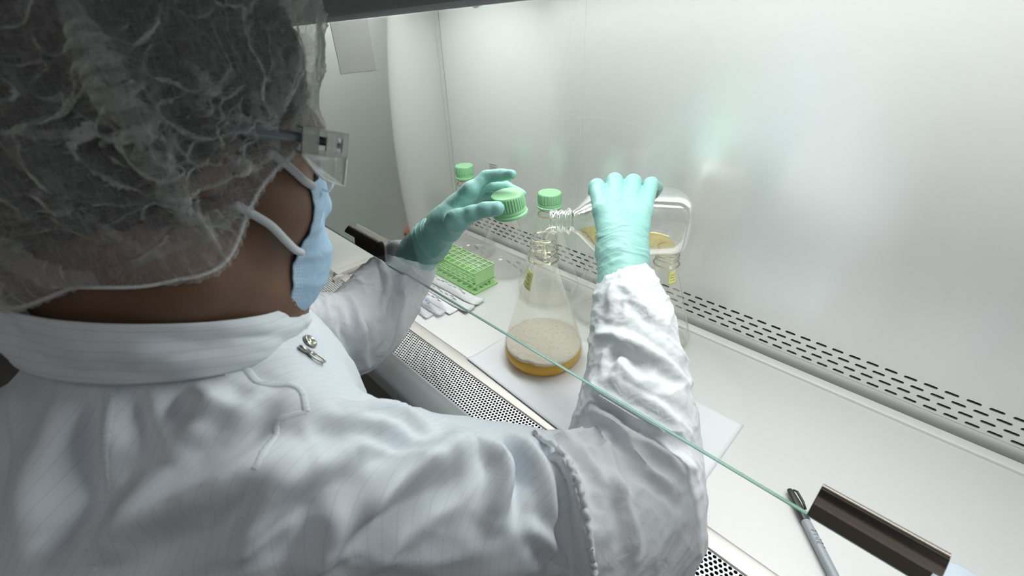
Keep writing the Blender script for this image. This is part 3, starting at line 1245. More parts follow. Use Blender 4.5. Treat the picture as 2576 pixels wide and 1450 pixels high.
for (xa, ya, xb, yb, hz, clear, label, wd) in pl:
    root = thing('wrapped_pipette', (xa, ya, 0), label, 'pipette', PG)
    A, B = np.array([xa, ya, 0]), np.array([xb, yb, 0])
    t = nrm(B - A)
    s = np.array([-t[1], t[0], 0])
    n = 34
    v, f = [], []
    Lp = np.linalg.norm(B - A)
    K = 11
    rr = random.Random(int(1000 * ya))
    ph = rr.uniform(0, 6)
    for i in range(n + 1):
        u = i / n
        flat = min(1, max(.08, min(u / .10, (1 - u) / .13)))
        w = wd / 2 * (1 + .06 * math.sin(9 * u + ph)) * (1.0 if flat > .3 else 1.06)
        hh = hz * flat
        lift = .004 * max(0, (u - .88) / .12) * (1 + math.sin(ph * 3)) + .0008
        for k in range(K):
            q = -1 + 2 * k / (K - 1)
            zz = hh * (1 - abs(q) ** 2.4) + .0012 * math.sin(23 * u + 5 * q + ph) * flat * (1 - q * q)
            c = A + t * Lp * u + s * (w * q) + np.array([0, 0, max(zz, 0) + lift + .0015 * (1 - flat) * abs(math.sin(4 * q + ph))])
            v.append(c)
        v.append(A + t * Lp * u + s * (w * .0) + np.array([0, 0, .0004]))
    R = K + 1
    for i in range(n):
        for k in range(K - 1):
            f.append((i * R + k, i * R + k + 1, (i + 1) * R + k + 1, (i + 1) * R + k))
        f.append((i * R + K - 1, i * R + K, (i + 1) * R + K, (i + 1) * R + K - 1))
        f.append((i * R + K, i * R, (i + 1) * R, (i + 1) * R + K))
    f.append(tuple(range(R))[::-1])
    f.append(tuple(n * R + k for k in range(R)))
    m = MB()
    m.add(v, f)
    wr = m.obj('wrapper', M_film if clear else M_wrap, root, True)
    if clear:
        m = MB()
        zc = np.array([0, 0, hz * .45])
        m.tube([A + t * .03 + zc, A + t * (Lp * .80) + zc, A + t * (Lp * .86) + zc], [.0048, .0048, .002], 12)
        m.obj('pipette_stem', simple('pipette_plastic', (.42, .46, .50), .3), root, True)
    m = MB()
    for q in range(10):
        u = .42 + .047 * q + rr.uniform(-.008, .008)
        c = A + t * Lp * u + s * (wd * .06 * ((q % 3) - 1)) + np.array([0, 0, hz * (1.03) + .0018])
        lw_ = .006 if not clear else .004
        m.box((-lw_, -.0008, 0), (lw_, .0008, .0003), Matrix.Translation(Vector(c)) @ Matrix.Rotation(math.atan2(t[1], t[0]), 4, 'Z'))
        if clear:
            m.tube([c + s * .004 + .0025 * (math.cos(w) * t + math.sin(w) * s) for w in np.linspace(0, 6.28, 12)], .00045, 4)
    pr = m.obj('printing', M_blueprint if clear else M_greyprint, None)
    pr.parent = wr
    pr.matrix_parent_inverse = root.matrix_world.inverted() if False else Matrix.Identity(4)
    pr.matrix_parent_inverse = wr.matrix_world.inverted()

# ---- felt pen
M_penbody = simple('pen_grey', (.36, .40, .42), .35, 0, .03)
M_penblack = simple('pen_black', (.03, .033, .03), .3, 0, .05)
pa = np.array([-.006, .5075, .0062])
pb = np.array([.094, .3935, .0062])
pd = nrm(pb - pa)
pen = thing('felt_pen', (.03, .46, 0), 'grey felt pen with black clip cap lying on the tray beside the metal finger pull', 'pen')
m = MB()
L = np.linalg.norm(pb - pa)
m.tube([pa + pd * s for s in (.042, .044, .06, L - .012, L - .004, L)], [.0046, .0056, .0060, .0058, .0050, .003], 24)
body = m.obj('barrel', M_penbody, pen, True)
m = MB()
m.tube([pa + pd * s for s in (0, .0015, .008, .020, .040, .0435)], [.0030, .0038, .0046, .0054, .0060, .0060], 24)
cpn = m.obj('pen_cap', M_penblack, pen, 'auto')
m = MB()
sd = nrm(np.cross(pd, [0, 0, 1]))
cdir = nrm(-sd * .8 + np.array([0, 0, .6]))
m.tube([pa + pd * .002 + cdir * .0045, pa + pd * .006 + cdir * .0075, pa + pd * .020 + cdir * .0082, pa + pd * .030 + cdir * .0068], [.0012, .0017, .0017, .0014], 10)
cl = m.obj('clip', M_penblack, None, True)
cl.parent = cpn
m = MB()
ud = np.array([0, 0, 1.0])


def pen_pt(s, w):
    a = -w / .006
    return pa + pd * s + .00615 * (math.cos(a) * nrm(ud * .8 + sd * -.2) + math.sin(a) * nrm(np.cross(pd, nrm(ud * .8 + sd * -.2))))


glyph = {'U': [[(0, 1), (0, .2), (.3, 0), (.6, .2), (.6, 1)]], 'L': [[(0, 1), (0, 0), (.5, 0)]], 'T': [[(0, 1), (.6, 1)], [(.3, 1), (.3, 0)]], 'R': [[(0, 0), (0, 1), (.5, .9), (.5, .6), (0, .5), (.55, 0)]],
         'A': [[(0, 0), (.3, 1), (.6, 0)], [(.12, .4), (.48, .4)]], 'F': [[(.5, 1), (0, 1), (0, 0)], [(0, .55), (.4, .55)]], 'I': [[(.2, 1), (.2, 0)]], 'N': [[(0, 0), (0, 1), (.5, 0), (.5, 1)]], 'E': [[(.5, 1), (0, 1), (0, 0), (.5, 0)], [(0, .5), (.4, .5)]]}
for row, (txt, s0, w0) in enumerate((('ULTRA', .058, .0008), ('FINE', .058, -.0042))):
    s = s0
    for chx in txt:
        for stroke in glyph[chx]:
            m.tube([pen_pt(s + .0042 * a, w0 + .0032 * (b - .0)) for a, b in stroke], .00028, 4)
        s += .0048
tx = m.obj('printing', M_ink, None, True)
tx.parent = body

# ---- white tub at the right edge
q = pt_on(2415, 1440, 2, .045)
tub = thing('small_tub', (float(q[0]) + .004, float(q[1]) - .012, 0), 'small white tub with blue print at the bottom edge, right of the finger pull', 'tub')
m = MB()
Mx = Matrix.Translation((float(q[0]) + .004, float(q[1]) - .012, 0))
m.lathe([(0, .0006), (.021, .001), (.0225, .003), (.0225, .030), (.021, .032)], 40, Mx)
m.obj('tub_body', simple('tub_white', (.74, .78, .84), .4), tub, True)
m = MB()
m.lathe([(0, .045), (.020, .045), (.0235, .043), (.024, .040), (.024, .030), (.022, .030)], 40, Mx)
m.obj('tub_lid', simple('tub_lid_white', (.66, .73, .82), .4), tub, True)
m = MB()
for k in range(7):
    a = -2.2 + .16 * k
    m.tube([Mx @ Vector((.0242 * math.cos(a), .0242 * math.sin(a), z)) for z in (.034, .0375)], .0006, 4)
m.obj('printing', M_blueprint, tub)

# ---- printed sticker on the back panel
q = pt_on(1241, 424, 1, YB - .0008)
st = thing('printed_sticker', q, 'small printed sticker on the back panel above the left glove', 'sticker')
m = MB()
m.box((q[0] - .016, YB - .0012, q[2] - .016), (q[0] + .016, YB - .0004, q[2] + .013))
m.obj('sticker_paper', simple('sticker_pale', (.70, .66, .62), .6), st)
m = MB()
for k in range(4):
    z = q[2] + .009 - .006 * k
    for w in range(3):
        m.box((q[0] - .012 + .0085 * w, YB - .0016, z), (q[0] - .0055 + .0085 * w, YB - .0011, z + .0018))
m.obj('printing', M_greyprint, st)

# ---- pale sheet added in place of a blurred reflection on the left panel
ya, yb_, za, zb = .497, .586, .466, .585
nt_ = thing('reflection_patch', (XL, .54, .52), 'pale sheet standing in for a blurred reflection high on the left steel panel', 'reflection')
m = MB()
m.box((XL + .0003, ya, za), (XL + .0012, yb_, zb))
m.obj('reflection_sheet', simple('reflection_pale', (.50, .51, .48), .6, 0, .02), nt_)
# ------------------------------------------------------------------ the person
H0 = np.array([-.378, .041, .498])
yaw, pit = .02, .327
HF = np.array([-math.sin(yaw) * math.cos(pit), math.cos(yaw) * math.cos(pit), -math.sin(pit)])
HR = np.array([math.cos(yaw), math.sin(yaw), 0])
HU = np.cross(HR, HF)
HM = np.stack([HR, HF, HU], 1)          # columns: right, forward, up


def hl(r, fwd, u):
    return H0 + HM @ np.array([r, fwd, u])


def to_local(P):
    return (np.asarray(P) - H0) @ HM


person = thing('person', (-.41, -.03, -.45), 'seated person in hairnet, mask and pale striped coverall pouring broth inside the cabinet', 'person')

# --- skin colours
m_skin, nt, b, out = mat('skin')
b.inputs['Roughness'].default_value = .48
b.inputs['Specular IOR Level'].default_value = .4
tc = node(nt, 'ShaderNodeTexCoord')
nz = node(nt, 'ShaderNodeTexNoise')
nz.inputs['Scale'].default_value = 26
nz.inputs['Detail'].default_value = 5
nt.links.new(tc.outputs['Object'], nz.inputs['Vector'])
rp = node(nt, 'ShaderNodeValToRGB')
rp.color_ramp.elements[0].position = .3
rp.color_ramp.elements[0].color = (.125, .066, .038, 1)
rp.color_ramp.elements[1].position = .72
rp.color_ramp.elements[1].color = (.175, .098, .060, 1)
nt.links.new(nz.outputs['Fac'], rp.inputs['Fac'])
nt.links.new(rp.outputs[0], b.inputs['Base Color'])
vo = node(nt, 'ShaderNodeTexVoronoi')
vo.inputs['Scale'].default_value = 900
nt.links.new(tc.outputs['Object'], vo.inputs['Vector'])
bp = node(nt, 'ShaderNodeBump')
bp.inputs['Strength'].default_value = .25
bp.inputs['Distance'].default_value = .0006
nt.links.new(vo.outputs['Distance'], bp.inputs['Height'])
nt.links.new(bp.outputs[0], b.inputs['Normal'])

# --- skeleton (world metres)
NB = np.array([-.380, .004, .352])
SR, SL = np.array([-.277, .018, .270]), np.array([-.500, .010, .270])
ER = pt(1560, 1270, .475)
WR = pt(1568, 668, .632)
EL = pt(905, 850, .765)
WL = pt(1062, 630, .765)
HANDR = dict(
    mcp=[pt(1515, 530, .668), pt(1549, 516, .674), pt(1585, 516, .674), pt(1619, 530, .668)],
    pip=[pt(1501, 470, .700), pt(1546, 456, .706), pt(1592, 458, .706), pt(1638, 464, .702)],
    dip=[pt(1497, 482, .742), pt(1545, 472, .748), pt(1594, 472, .748), pt(1650, 472, .738)],
    tip=[pt(1500, 505, .765), pt(1548, 500, .772), pt(1597, 500, .770), pt(1655, 496, .757)],
    thumb=[pt(1535, 640, .655), pt(1535, 655, .690), pt(1550, 662, .722), pt(1562, 650, .748)])
ML = EL + (WL - EL) * .55 + np.array([0, .004, -.034])
WL2 = pt(1120, 566, .668)
HANDL = dict(
    mcp=[pt(1183, 478, .632), pt(1186, 484, .652), pt(1186, 494, .672), pt(1184, 505, .690)],
    pip=[pt(1225, 444, .634), pt(1228, 466, .660), pt(1226, 488, .682), pt(1218, 508, .697)],
    dip=[pt(1262, 441, .626), pt(1272, 470, .666), pt(1262, 492, .688), pt(1248, 517, .700)],
    tip=[pt(1287, 439, .618), pt(1312, 489, .660), pt(1296, 512, .680), pt(1276, 530, .692)],
    thumb=[pt(1150, 556, .608), pt(1186, 538, .598), pt(1222, 528, .592), pt(1250, 525, .590)])


def hand_prims(H, wrist, fore, g, rf, rth, rpalm, rw, k1=.012):
    """palm, four fingers, thumb, wrist: joints in metres; g grows it (the glove)"""
    P = []
    W = np.asarray(wrist)
    for i in range(4):
        mc = np.asarray(H['mcp'][i])
        base = W + (mc - W) * .22 + (mc - np.mean(H['mcp'], 0)) * .35
        P.append((('cap', base, mc, rpalm * 1.02 + g, rpalm * (.92 if i != 3 else .84) + g), .018, 1))
    sc = [1, 1.04, 1.0, .90]
    for i in range(4):
        a, p, d, t = [np.asarray(H[q][i]) for q in ('mcp', 'pip', 'dip', 'tip')]
        s = sc[i]
        P.append((('cap', a, p, rf * 1.12 * s + g, rf * 1.03 * s + g), .006, 1))
        P.append((('cap', p, d, rf * 1.03 * s + g, rf * .95 * s + g), .003, 1))
        P.append((('cap', d, t, rf * .95 * s + g, rf * .80 * s + g), .003, 1))
    th = [np.asarray(q) for q in H['thumb']]
    P.append((('cap', W + (th[0] - W) * .35, th[0], rth * 1.35 + g, rth * 1.45 + g), .016, 1))
    P.append((('cap', th[0], th[1], rth * 1.42 + g, rth * 1.10 + g), .012, 1))
    P.append((('cap', th[1], th[2], rth * 1.05 + g, rth * 1.0 + g), .005, 1))
    P.append((('cap', th[2], th[3], rth * 1.04 + g, rth * 1.0 + g), .004, 1))
    P.append((('cap', W, W + (np.mean(H['mcp'], 0) - W) * .5, rw + g, rpalm * 1.5 + g), .02, 1))
    P.append((('cap', np.asarray(fore), W, rw * 1.15 + g, rw + g), .012, 1))
    return P


RH = dict(rf=.0116, rth=.0115, rpalm=.0145, rw=.0285)
LH = dict(rf=.0080, rth=.0094, rpalm=.0125, rw=.0235)

HEAD = [
    (('ell', hl(0, -.014, .042), (.0745, .096, .083), HM), .02, 1),
    (('ell', hl(0, .030, -.012), (.0655, .066, .080), HM), .02, 1),
    (('ell', hl(0, .026, -.066), (.0590, .062, .048), HM), .03, 1),
    (('cap', hl(-.016, .076, -.102), hl(.016, .076, -.102), .018, .018), .03, 1),
    (('cap', hl(-.060, .006, -.072), hl(-.030, .064, -.104), .016, .016), .03, 1),
    (('cap', hl(.060, .006, -.072), hl(.030, .064, -.104), .016, .016), .03, 1),
    (('ell', hl(.044, .056, -.030), (.022, .026, .022), HM), .03, 1),
    (('ell', hl(-.044, .056, -.030), (.022, .026, .022), HM), .03, 1),
    (('ell', hl(0, .084, -.072), (.030, .020, .026), HM), .03, 1),
    (('cap', hl(-.036, .080, .026), hl(.036, .080, .026), .012, .012), .02, 1),
    (('ell', hl(.033, .103, .004), (.017, .014, .012), HM), .014, -1),
    (('ell', hl(-.033, .103, .004), (.017, .014, .012), HM), .014, -1),
    (('cap', hl(0, .094, .012), hl(0, .105, -.034), .007, .0105), .014, 1),
    (('ell', hl(.011, .098, -.040), (.0085, .010, .0075), HM), .008, 1),
    (('ell', hl(-.011, .098, -.040), (.0085, .010, .0075), HM), .008, 1),
    (('ell', hl(.0325, .0815, .003), (.0125, .0125, .0115), HM), .003, 1),
    (('ell', hl(-.0325, .0815, .003), (.0125, .0125, .0115), HM), .003, 1),
    (('cap', hl(-.018, .101, -.067), hl(.018, .101, -.067), .0055, .0055), .006, 1),
    (('cap', hl(-.016, .100, -.077), hl(.016, .100, -.077), .0062, .0062), .006, 1),
    (('ell', hl(.0765, .006, .010), (.0065, .019, .031), HM), .008, 1),
    (('ell', hl(-.0765, .006, .010), (.0065, .019, .031), HM), .008, 1),
    (('ell', hl(.085, .012, .010), (.006, .010, .016), HM), .006, -1),
    (('ell', hl(-.085, .012, .010), (.006, .010, .016), HM), .006, -1),
]
NECK = [
    (('cap', hl(0, -.030, -.040), NB + np.array([0, .004, .0]), .060, .064), .035, 1),
    (('cap', hl(.0, .028, -.090), NB + np.array([0, .040, -.015]), .038, .045), .035, 1),
    (('cap', hl(.052, -.02, -.06), NB + np.array([.03, .03, .01]), .022, .024), .03, 1),
    (('cap', hl(-.052, -.02, -.06), NB + np.array([-.03, .03, .01]), .022, .024), .03, 1),
]
TORSO = [
    (('ell', (-.385, -.045, .130), (.150, .100, .190), None), .06, 1),
    (('ell', (-.385, -.040, -.12), (.140, .105, .24), None), .08, 1),
    (('cap', NB + np.array([0, -.01, -.05]), SR, .055, .050), .05, 1),
    (('cap', NB + np.array([0, -.01, -.05]), SL, .055, .050), .05, 1),
    (('cap', SR, ER, .047, .038), .03, 1), (('cap', ER, WR, .036, .026), .02, 1),
    (('cap', SL, EL, .047, .038), .03, 1), (('cap', EL, ML, .030, .022), .02, 1), (('cap', ML, WL, .022, .019), .02, 1),
]
BODY = HEAD + NECK + TORSO
BODY += hand_prims(HANDR, WR, ER + (WR - ER) * .7, -.0012, **RH)
BODY += hand_prims(HANDL, WL2, WL, -.0012, **LH)
V, F = sdf_mesh(BODY, .0032, 1)
body = mesh_obj('body', V, F, m_skin, person)
body_tree = bvh(V, F)
HEADTREE = body_tree

# --- hair under the net
m_hair = simple('hair', (.020, .014, .012), .85, 0, .4, 160, bump=1.0, bscale=420)


def head_iso(dirs, org, iso, prims, rmax=.30):
    """march inwards along rays from outside to the level 'iso' of the head shape"""
    r = np.full(len(dirs), rmax)
    for _ in range(60):
        d = sdf_points(prims, org + dirs * r[:, None]) - iso
        r = r - np.clip(d * .85, -.02, .02)
    return r


CR = HEAD[:6] + NECK[:1]
PN = nrm(HM @ np.array([0, -.56, .83]))           # pole of the hairnet (up and back)
PX_ = HR
PY_ = np.cross(PN, PX_)                           # towards the face
NC = hl(0, -.005, .006)


def net_dir(phi, th):
    """phi 0 = right ear, 90deg = forehead; th from the pole"""
    return (np.cos(th)[:, None] * PN + np.sin(th)[:, None] * (np.cos(phi)[:, None] * PX_ + np.sin(phi)[:, None] * PY_))


def cap_edge_from_px(pix):
    out = []
    for (x, y) in pix:
        p, n_ = cast(HEADTREE, x, y)
        q = p - NC
        th = math.acos(np.clip(q @ PN / np.linalg.norm(q), -1, 1))
        ph = math.atan2(q @ PY_, q @ PX_)
        out.append((ph, th))
    return out


EDGE_PX = [(752, 352), (700, 392), (662, 436), (632, 486), (612, 542), (566, 612), (500, 672), (420, 702), (330, 712), (240, 706), (160, 716)]
ed = sorted(cap_edge_from_px(EDGE_PX))
ph_k = [p for p, t in ed]
th_k = [t for p, t in ed]
# mirror across the face plane for the far side
full = [(p, t) for p, t in ed]
for p, t in ed:
    q = math.pi - p
    q = (q + math.pi) % (2 * math.pi) - math.pi
    full.append((q, t))
full = sorted(full)
FP = np.array([p for p, t in full])
FT = np.array([t for p, t in full])


def edge_theta(phi):
    ph = (phi + np.pi) % (2 * np.pi) - np.pi
    xp = np.concatenate([FP - 2 * np.pi, FP, FP + 2 * np.pi])
    fp = np.concatenate([FT, FT, FT])
    e = np.zeros_like(ph)
    for o in np.linspace(-.12, .12, 7):
        e += np.interp(ph + o, xp, fp)
    return e / 7


def body_floor(d, off):
    out = np.zeros(len(d))
    o0 = Vector(NC)
    for i, q in enumerate(d.tolist()):
        q = Vector(q)
        h_ = body_tree.ray_cast(o0 + q * .155, -q)
        if h_[0] is not None:
            out[i] = .155 - h_[3] + off
    return out


def net_grid(nphi, nth, fn, th_scale=1.0):
    phi = np.linspace(0, 2 * np.pi, nphi, endpoint=False)
    te = edge_theta(phi) * th_scale
    u = np.linspace(0.0, 1.0, nth)
    PH, UU = np.meshgrid(phi, u, indexing='ij')
    TH = te[:, None] * UU
    TH = np.maximum(TH, 1e-3)
    d = net_dir(PH.ravel(), TH.ravel())
    r = fn(d, PH.ravel(), UU.ravel(), TH.ravel())
    V = NC + d * r[:, None]
    F = []
    for i in range(nphi):
        j = (i + 1) % nphi
        a = np.arange(nth - 1)
        F.append(np.stack([i * nth + a, i * nth + a + 1, j * nth + a + 1, j * nth + a], 1))
    return V, np.concatenate(F)


def hair_r(d, ph, u, th):
    r = head_iso(d, NC, .006, CR)
    P = d * 40
    r = np.maximum(r, body_floor(d, .0012) - .006)
    return r + .006 * np.clip((1 - u) * 6, 0, 1) + .0022 * vnoise(P * 1.4, 4) + .0016 * vnoise(P * 4, 5)


V, F = net_grid(150, 70, hair_r, .90)
hair = mesh_obj('hair', V, F, m_hair, person)

# --- bouffant hairnet
def net_r(d, ph, u, th):
    base = head_iso(d, NC, .0085, CR)
    puff = np.clip((1 - u) / .40, 0, 1)
    puff = puff * puff * (3 - 2 * puff)
    front = np.exp(-((((ph - 1.45 + np.pi) % (2 * np.pi)) - np.pi) / .95) ** 2)
    low = np.exp(-((((ph + 1.3 + np.pi) % (2 * np.pi)) - np.pi) / 1.0) ** 2)
    amt = .017 + .021 * front * np.clip(u * 1.7 - .35, 0, 1) + .010 * low
    r = base + amt * puff
    P = d * 9
    cr = creases(P, .62, 21, 4.0)
    Q = np.stack([np.cos(ph) * 5.5, np.sin(ph) * 5.5, u * 2.2], -1)
    rad = creases(Q, .8, 61, 4.0)
    r += puff * (.0085 * cr + .0050 * rad * np.clip(u * 1.6 - .3, 0, 1))
    r += .0008 * creases(P, 1.9, 41, 3.0) * (.3 + .7 * puff)
    # gathers along the elastic
    gat = np.exp(-((1 - u) / .10) ** 2)
    r += gat * (.0007 * np.sin(ph * 74 + 3 * np.sin(ph * 7)) + .0006 * np.sin(ph * 131 + 1.3))
    r += .0030 * np.exp(-((1 - u - .035) / .03) ** 2)
    return np.maximum(r, np.maximum(base - .001, body_floor(d, .0030)))


V, F = net_grid(420, 230, net_r)
net_tree = bvh(V, F)
Nn = normals(V, F)
if np.mean((Nn * (V - NC)).sum(1)) < 0:
    F = F[:, ::-1].copy()
    Nn = -Nn
    net_tree = bvh(V, F)
# long pleats pressed into the net
V = folds(V, Nn, net_tree, [
    ([(170, 5), (240, 130), (330, 300), (400, 420), (440, 500)], .0042, .010),
    ([(440, 500), (480, 560), (520, 620)], .003, .006),
    ([(0, 345), (150, 345), (340, 362)], .0020, .0035),
    ([(430, 500), (560, 440), (690, 380)], .0024, .004),
    ([(440, 520), (380, 600), (300, 640)], .0022, .004),
    ([(470, 250), (560, 300), (640, 330)], .0020, .004),
    ([(640, 150), (650, 260), (700, 330)], .0022, .004),
    ([(560, 320), (600, 380), (600, 430)], .0018, .003),
    ([(90, 440), (180, 560), (330, 640)], .0018, .004),
    ([(480, 530), (540, 620)], .002, .003),
    ([(730, 60), (740, 160), (700, 260)], .0025, .005),
])
m_net, nt, b, out = mat('hairnet_fibre')
nt.nodes.remove(b)
tc = node(nt, 'ShaderNodeTexCoord')
fib = []
for k, (rot, sc3) in enumerate((((0, .3, .5), (1400, 110, 110)), ((.6, -.4, 1.7), (110, 1200, 110)), ((1.3, .2, -.6), (110, 110, 1300)))):
    mp = node(nt, 'ShaderNodeMapping')
    mp.inputs['Rotation'].default_value = rot
    mp.inputs['Scale'].default_value = sc3
    nt.links.new(tc.outputs['Object'], mp.inputs['Vector'])
    n = node(nt, 'ShaderNodeTexNoise')
    n.inputs['Scale'].default_value = 1.0
    n.inputs['Detail'].default_value = 2
    n.inputs['Distortion'].default_value = 1.2
    nt.links.new(mp.outputs[0], n.inputs['Vector'])
    fib.append(n)
a1 = node(nt, 'ShaderNodeMath', operation='MAXIMUM')
nt.links.new(fib[0].outputs['Fac'], a1.inputs[0])
nt.links.new(fib[1].outputs['Fac'], a1.inputs[1])
a2 = node(nt, 'ShaderNodeMath', operation='MAXIMUM')
nt.links.new(a1.outputs[0], a2.inputs[0])
nt.links.new(fib[2].outputs['Fac'], a2.inputs[1])
rr = node(nt, 'ShaderNodeMapRange')
rr.inputs['From Min'].default_value = .42
rr.inputs['From Max'].default_value = .80
rr.inputs['To Min'].default_value = .15
rr.inputs['To Max'].default_value = .52
nt.links.new(a2.outputs[0], rr.inputs['Value'])
lw = node(nt, 'ShaderNodeLayerWeight')
lw.inputs['Blend'].default_value = .5
gz = node(nt, 'ShaderNodeMath', operation='POWER')
gz.inputs[1].default_value = 2.4
nt.links.new(lw.outputs['Facing'], gz.inputs[0])
cov = node(nt, 'ShaderNodeMath', operation='MULTIPLY_ADD')     # seen aslant the web closes up
cov.inputs[1].default_value = .62
nt.links.new(gz.outputs[0], cov.inputs[0])
nt.links.new(rr.outputs[0], cov.inputs[2])
cov.use_clamp = True
df = node(nt, 'ShaderNodeBsdfDiffuse')
df.inputs['Color'].default_value = (.80, .82, .80, 1)
tl = node(nt, 'ShaderNodeBsdfTranslucent')
tl.inputs['Color'].default_value = (.80, .82, .80, 1)
dm = node(nt, 'ShaderNodeMixShader')
dm.inputs['Fac'].default_value = .45
nt.links.new(df.outputs[0], dm.inputs[1])
nt.links.new(tl.outputs[0], dm.inputs[2])
tp = node(nt, 'ShaderNodeBsdfTransparent')
mx = node(nt, 'ShaderNodeMixShader')
nt.links.new(cov.outputs[0], mx.inputs['Fac'])
nt.links.new(tp.outputs[0], mx.inputs[1])
nt.links.new(dm.outputs[0], mx.inputs[2])
nt.links.new(mx.outputs[0], out.inputs['Surface'])
net = mesh_obj('hairnet', V, F, m_net, person)
V_NET, F_NET = V, F
net['label'] = 'white gauzy bouffant hairnet'
# elastic band in the hem
phi = np.linspace(0, 2 * np.pi, 300, endpoint=False)
te = edge_theta(phi)
d = net_dir(phi, te)
r = np.maximum(head_iso(d, NC, .0065, CR), body_floor(d, .0025))
m = MB()
ring = [NC + d[i] * r[i] for i in range(300)]
m.tube(ring + [ring[0], ring[1]], .0011, 8, False)
el = m.obj('elastic_band', fabric('elastic_white', (.78, .79, .78), .8, .2), None, True)
el.parent = net

# pleats: places where the gauze is folded double
net_tree2 = bvh(V_NET, F_NET)
PLEATS = [
    ([(160, -20), (215, 90), (300, 250), (370, 380), (430, 480), (470, 560)], [.004, .014, .020, .019, .015, .006]),
    ([(430, 490), (480, 545), (560, 560), (640, 530)], [.004, .010, .013, .008]),
    ([(0, 600), (60, 660), (150, 700), (250, 700)], [.010, .016, .016, .008]),
    ([(330, 660), (440, 610), (540, 560), (600, 520)], [.005, .012, .014, .006]),
    ([(700, 120), (705, 190), (690, 270), (660, 330)], [.003, .010, .012, .005]),
    ([(770, 90), (755, 170), (760, 260), (740, 330)], [.006, .014, .016, .010]),
    ([(640, 230), (655, 300), (700, 360)], [.003, .008, .010]),
    ([(470, 150), (520, 210), (560, 250)], [.002, .007, .003]),
    ([(520, 320), (600, 300), (680, 310)], [.002, .005, .003]),
    ([(0, 335), (150, 338), (330, 355)], [.003, .004, .002]),
    ([(560, 380), (610, 420), (650, 430)], [.004, .010, .008]),
    ([(200, 520), (300, 600), (420, 650)], [.002, .005, .003]),
]
for pix, wds in PLEATS:
    C_ = [cast(net_tree2, x, y) for x, y in pix]
    P = spline(np.array([c[0] for c in C_]), 40)
    W_ = np.interp(np.linspace(0, 1, 40), np.linspace(0, 1, len(wds)), wds)
    v, f = [], []
    K = 9
    for i in range(40):
        t_ = nrm(P[min(i + 1, 39)] - P[max(i - 1, 0)])
        h_ = net_tree2.find_nearest(Vector(P[i]))
        nn = np.array(h_[1])
        nn = nn if nn @ (P[i] - NC) > 0 else -nn
        s_ = nrm(np.cross(t_, nn))
        for k in range(K):
            q = -1 + 2 * k / (K - 1)
            c = P[i] + s_ * (W_[i] * .55 * q)
            h2 = net_tree2.find_nearest(Vector(c))
            c = np.array(h2[0]) + nn * (.0009 + .0022 * (1 - q) * .5 * min(1, W_[i] / .012))
            v.append(c)
    for i in range(39):
        for k in range(K - 1):
            f.append((i * K + k, i * K + k + 1, (i + 1) * K + k + 1, (i + 1) * K + k))
    p_ = mesh_obj('pleat', v, f, m_net, None)
    p_.parent = net

# --- surgical mask: a sheet drawn over nose and chin
MC = hl(0, .012, -.055)
FACE = HEAD[1:10] + HEAD[12:13]
m_mask = fabric('mask_blue', (.50, .70, .86), .8, .30, None, .25)
m_mask_in = fabric('mask_white', (.80, .84, .86), .8, .3)


def mask_dirs(A, E):
    c = np.cos(E)
    return (c * np.sin(A))[:, None] * HR + (c * np.cos(A))[:, None] * HF + np.sin(E)[:, None] * HU


nA, nE = 110, 80
aa = np.linspace(-1, 1, nA)
ee = np.linspace(0, 1, nE)
AA, EE = np.meshgrid(aa, ee, indexing='ij')
side = np.abs(AA) ** 2.0
top = np.radians(29.0) - np.radians(2) * side + np.radians(3) * np.exp(-(AA / .25) ** 2)
botm = np.radians(-47.0) + np.radians(3) * side
El = botm + (top - botm) * EE
Az = AA * np.radians(44.0)
d = mask_dirs(Az.ravel(), El.ravel())
r = head_iso(d, MC, .0028, FACE) - .0028 * np.clip((np.abs(AA.ravel()) - .7) / .3, 0, 1)
Wd = MC + d * r[:, None]
E1, A1 = EE.ravel(), AA.ravel()
pl_ = np.zeros(len(E1))
for c0 in (.30, .50, .70):
    s_ = np.clip((E1 - c0) / .05, -1, 1)
    pl_ += .0016 * np.where(np.abs(s_) < 1, 1 - np.abs(s_), 0) * (1 - .4 * np.abs(A1))
cent = np.exp(-(A1 / .55) ** 2) * np.clip(np.sin(np.pi * E1), 0, 1)
Wd = Wd + HF * (.009 * np.exp(-((E1 - .40) / .22) ** 2) * np.exp(-(A1 / .6) ** 2))[:, None] + d * (pl_ + .0012 * crumple(Wd, 45, 8))[:, None]
# the side edges spring away from the cheek a little
Wd = Wd + d * (.0008 * np.clip((np.abs(A1) - .75) / .25, 0, 1) ** 2)[:, None]
F = []
for i in range(nA - 1):
    a = np.arange(nE - 1)
    F.append(np.stack([i * nE + a, (i + 1) * nE + a, (i + 1) * nE + a + 1, i * nE + a + 1], 1))
F = np.concatenate(F)
mask = mesh_obj('face_mask', Wd, F, m_mask, person)
mask['label'] = 'light blue pleated surgical mask'
sm = mask.modifiers.new('thick', 'SOLIDIFY')
sm.thickness = .0008
G = Wd.reshape(nA, nE, 3)
NG = normals(Wd, F).reshape(nA, nE, 3)
if (NG[nA // 2, nE // 2] @ HF) < 0:
    NG = -NG
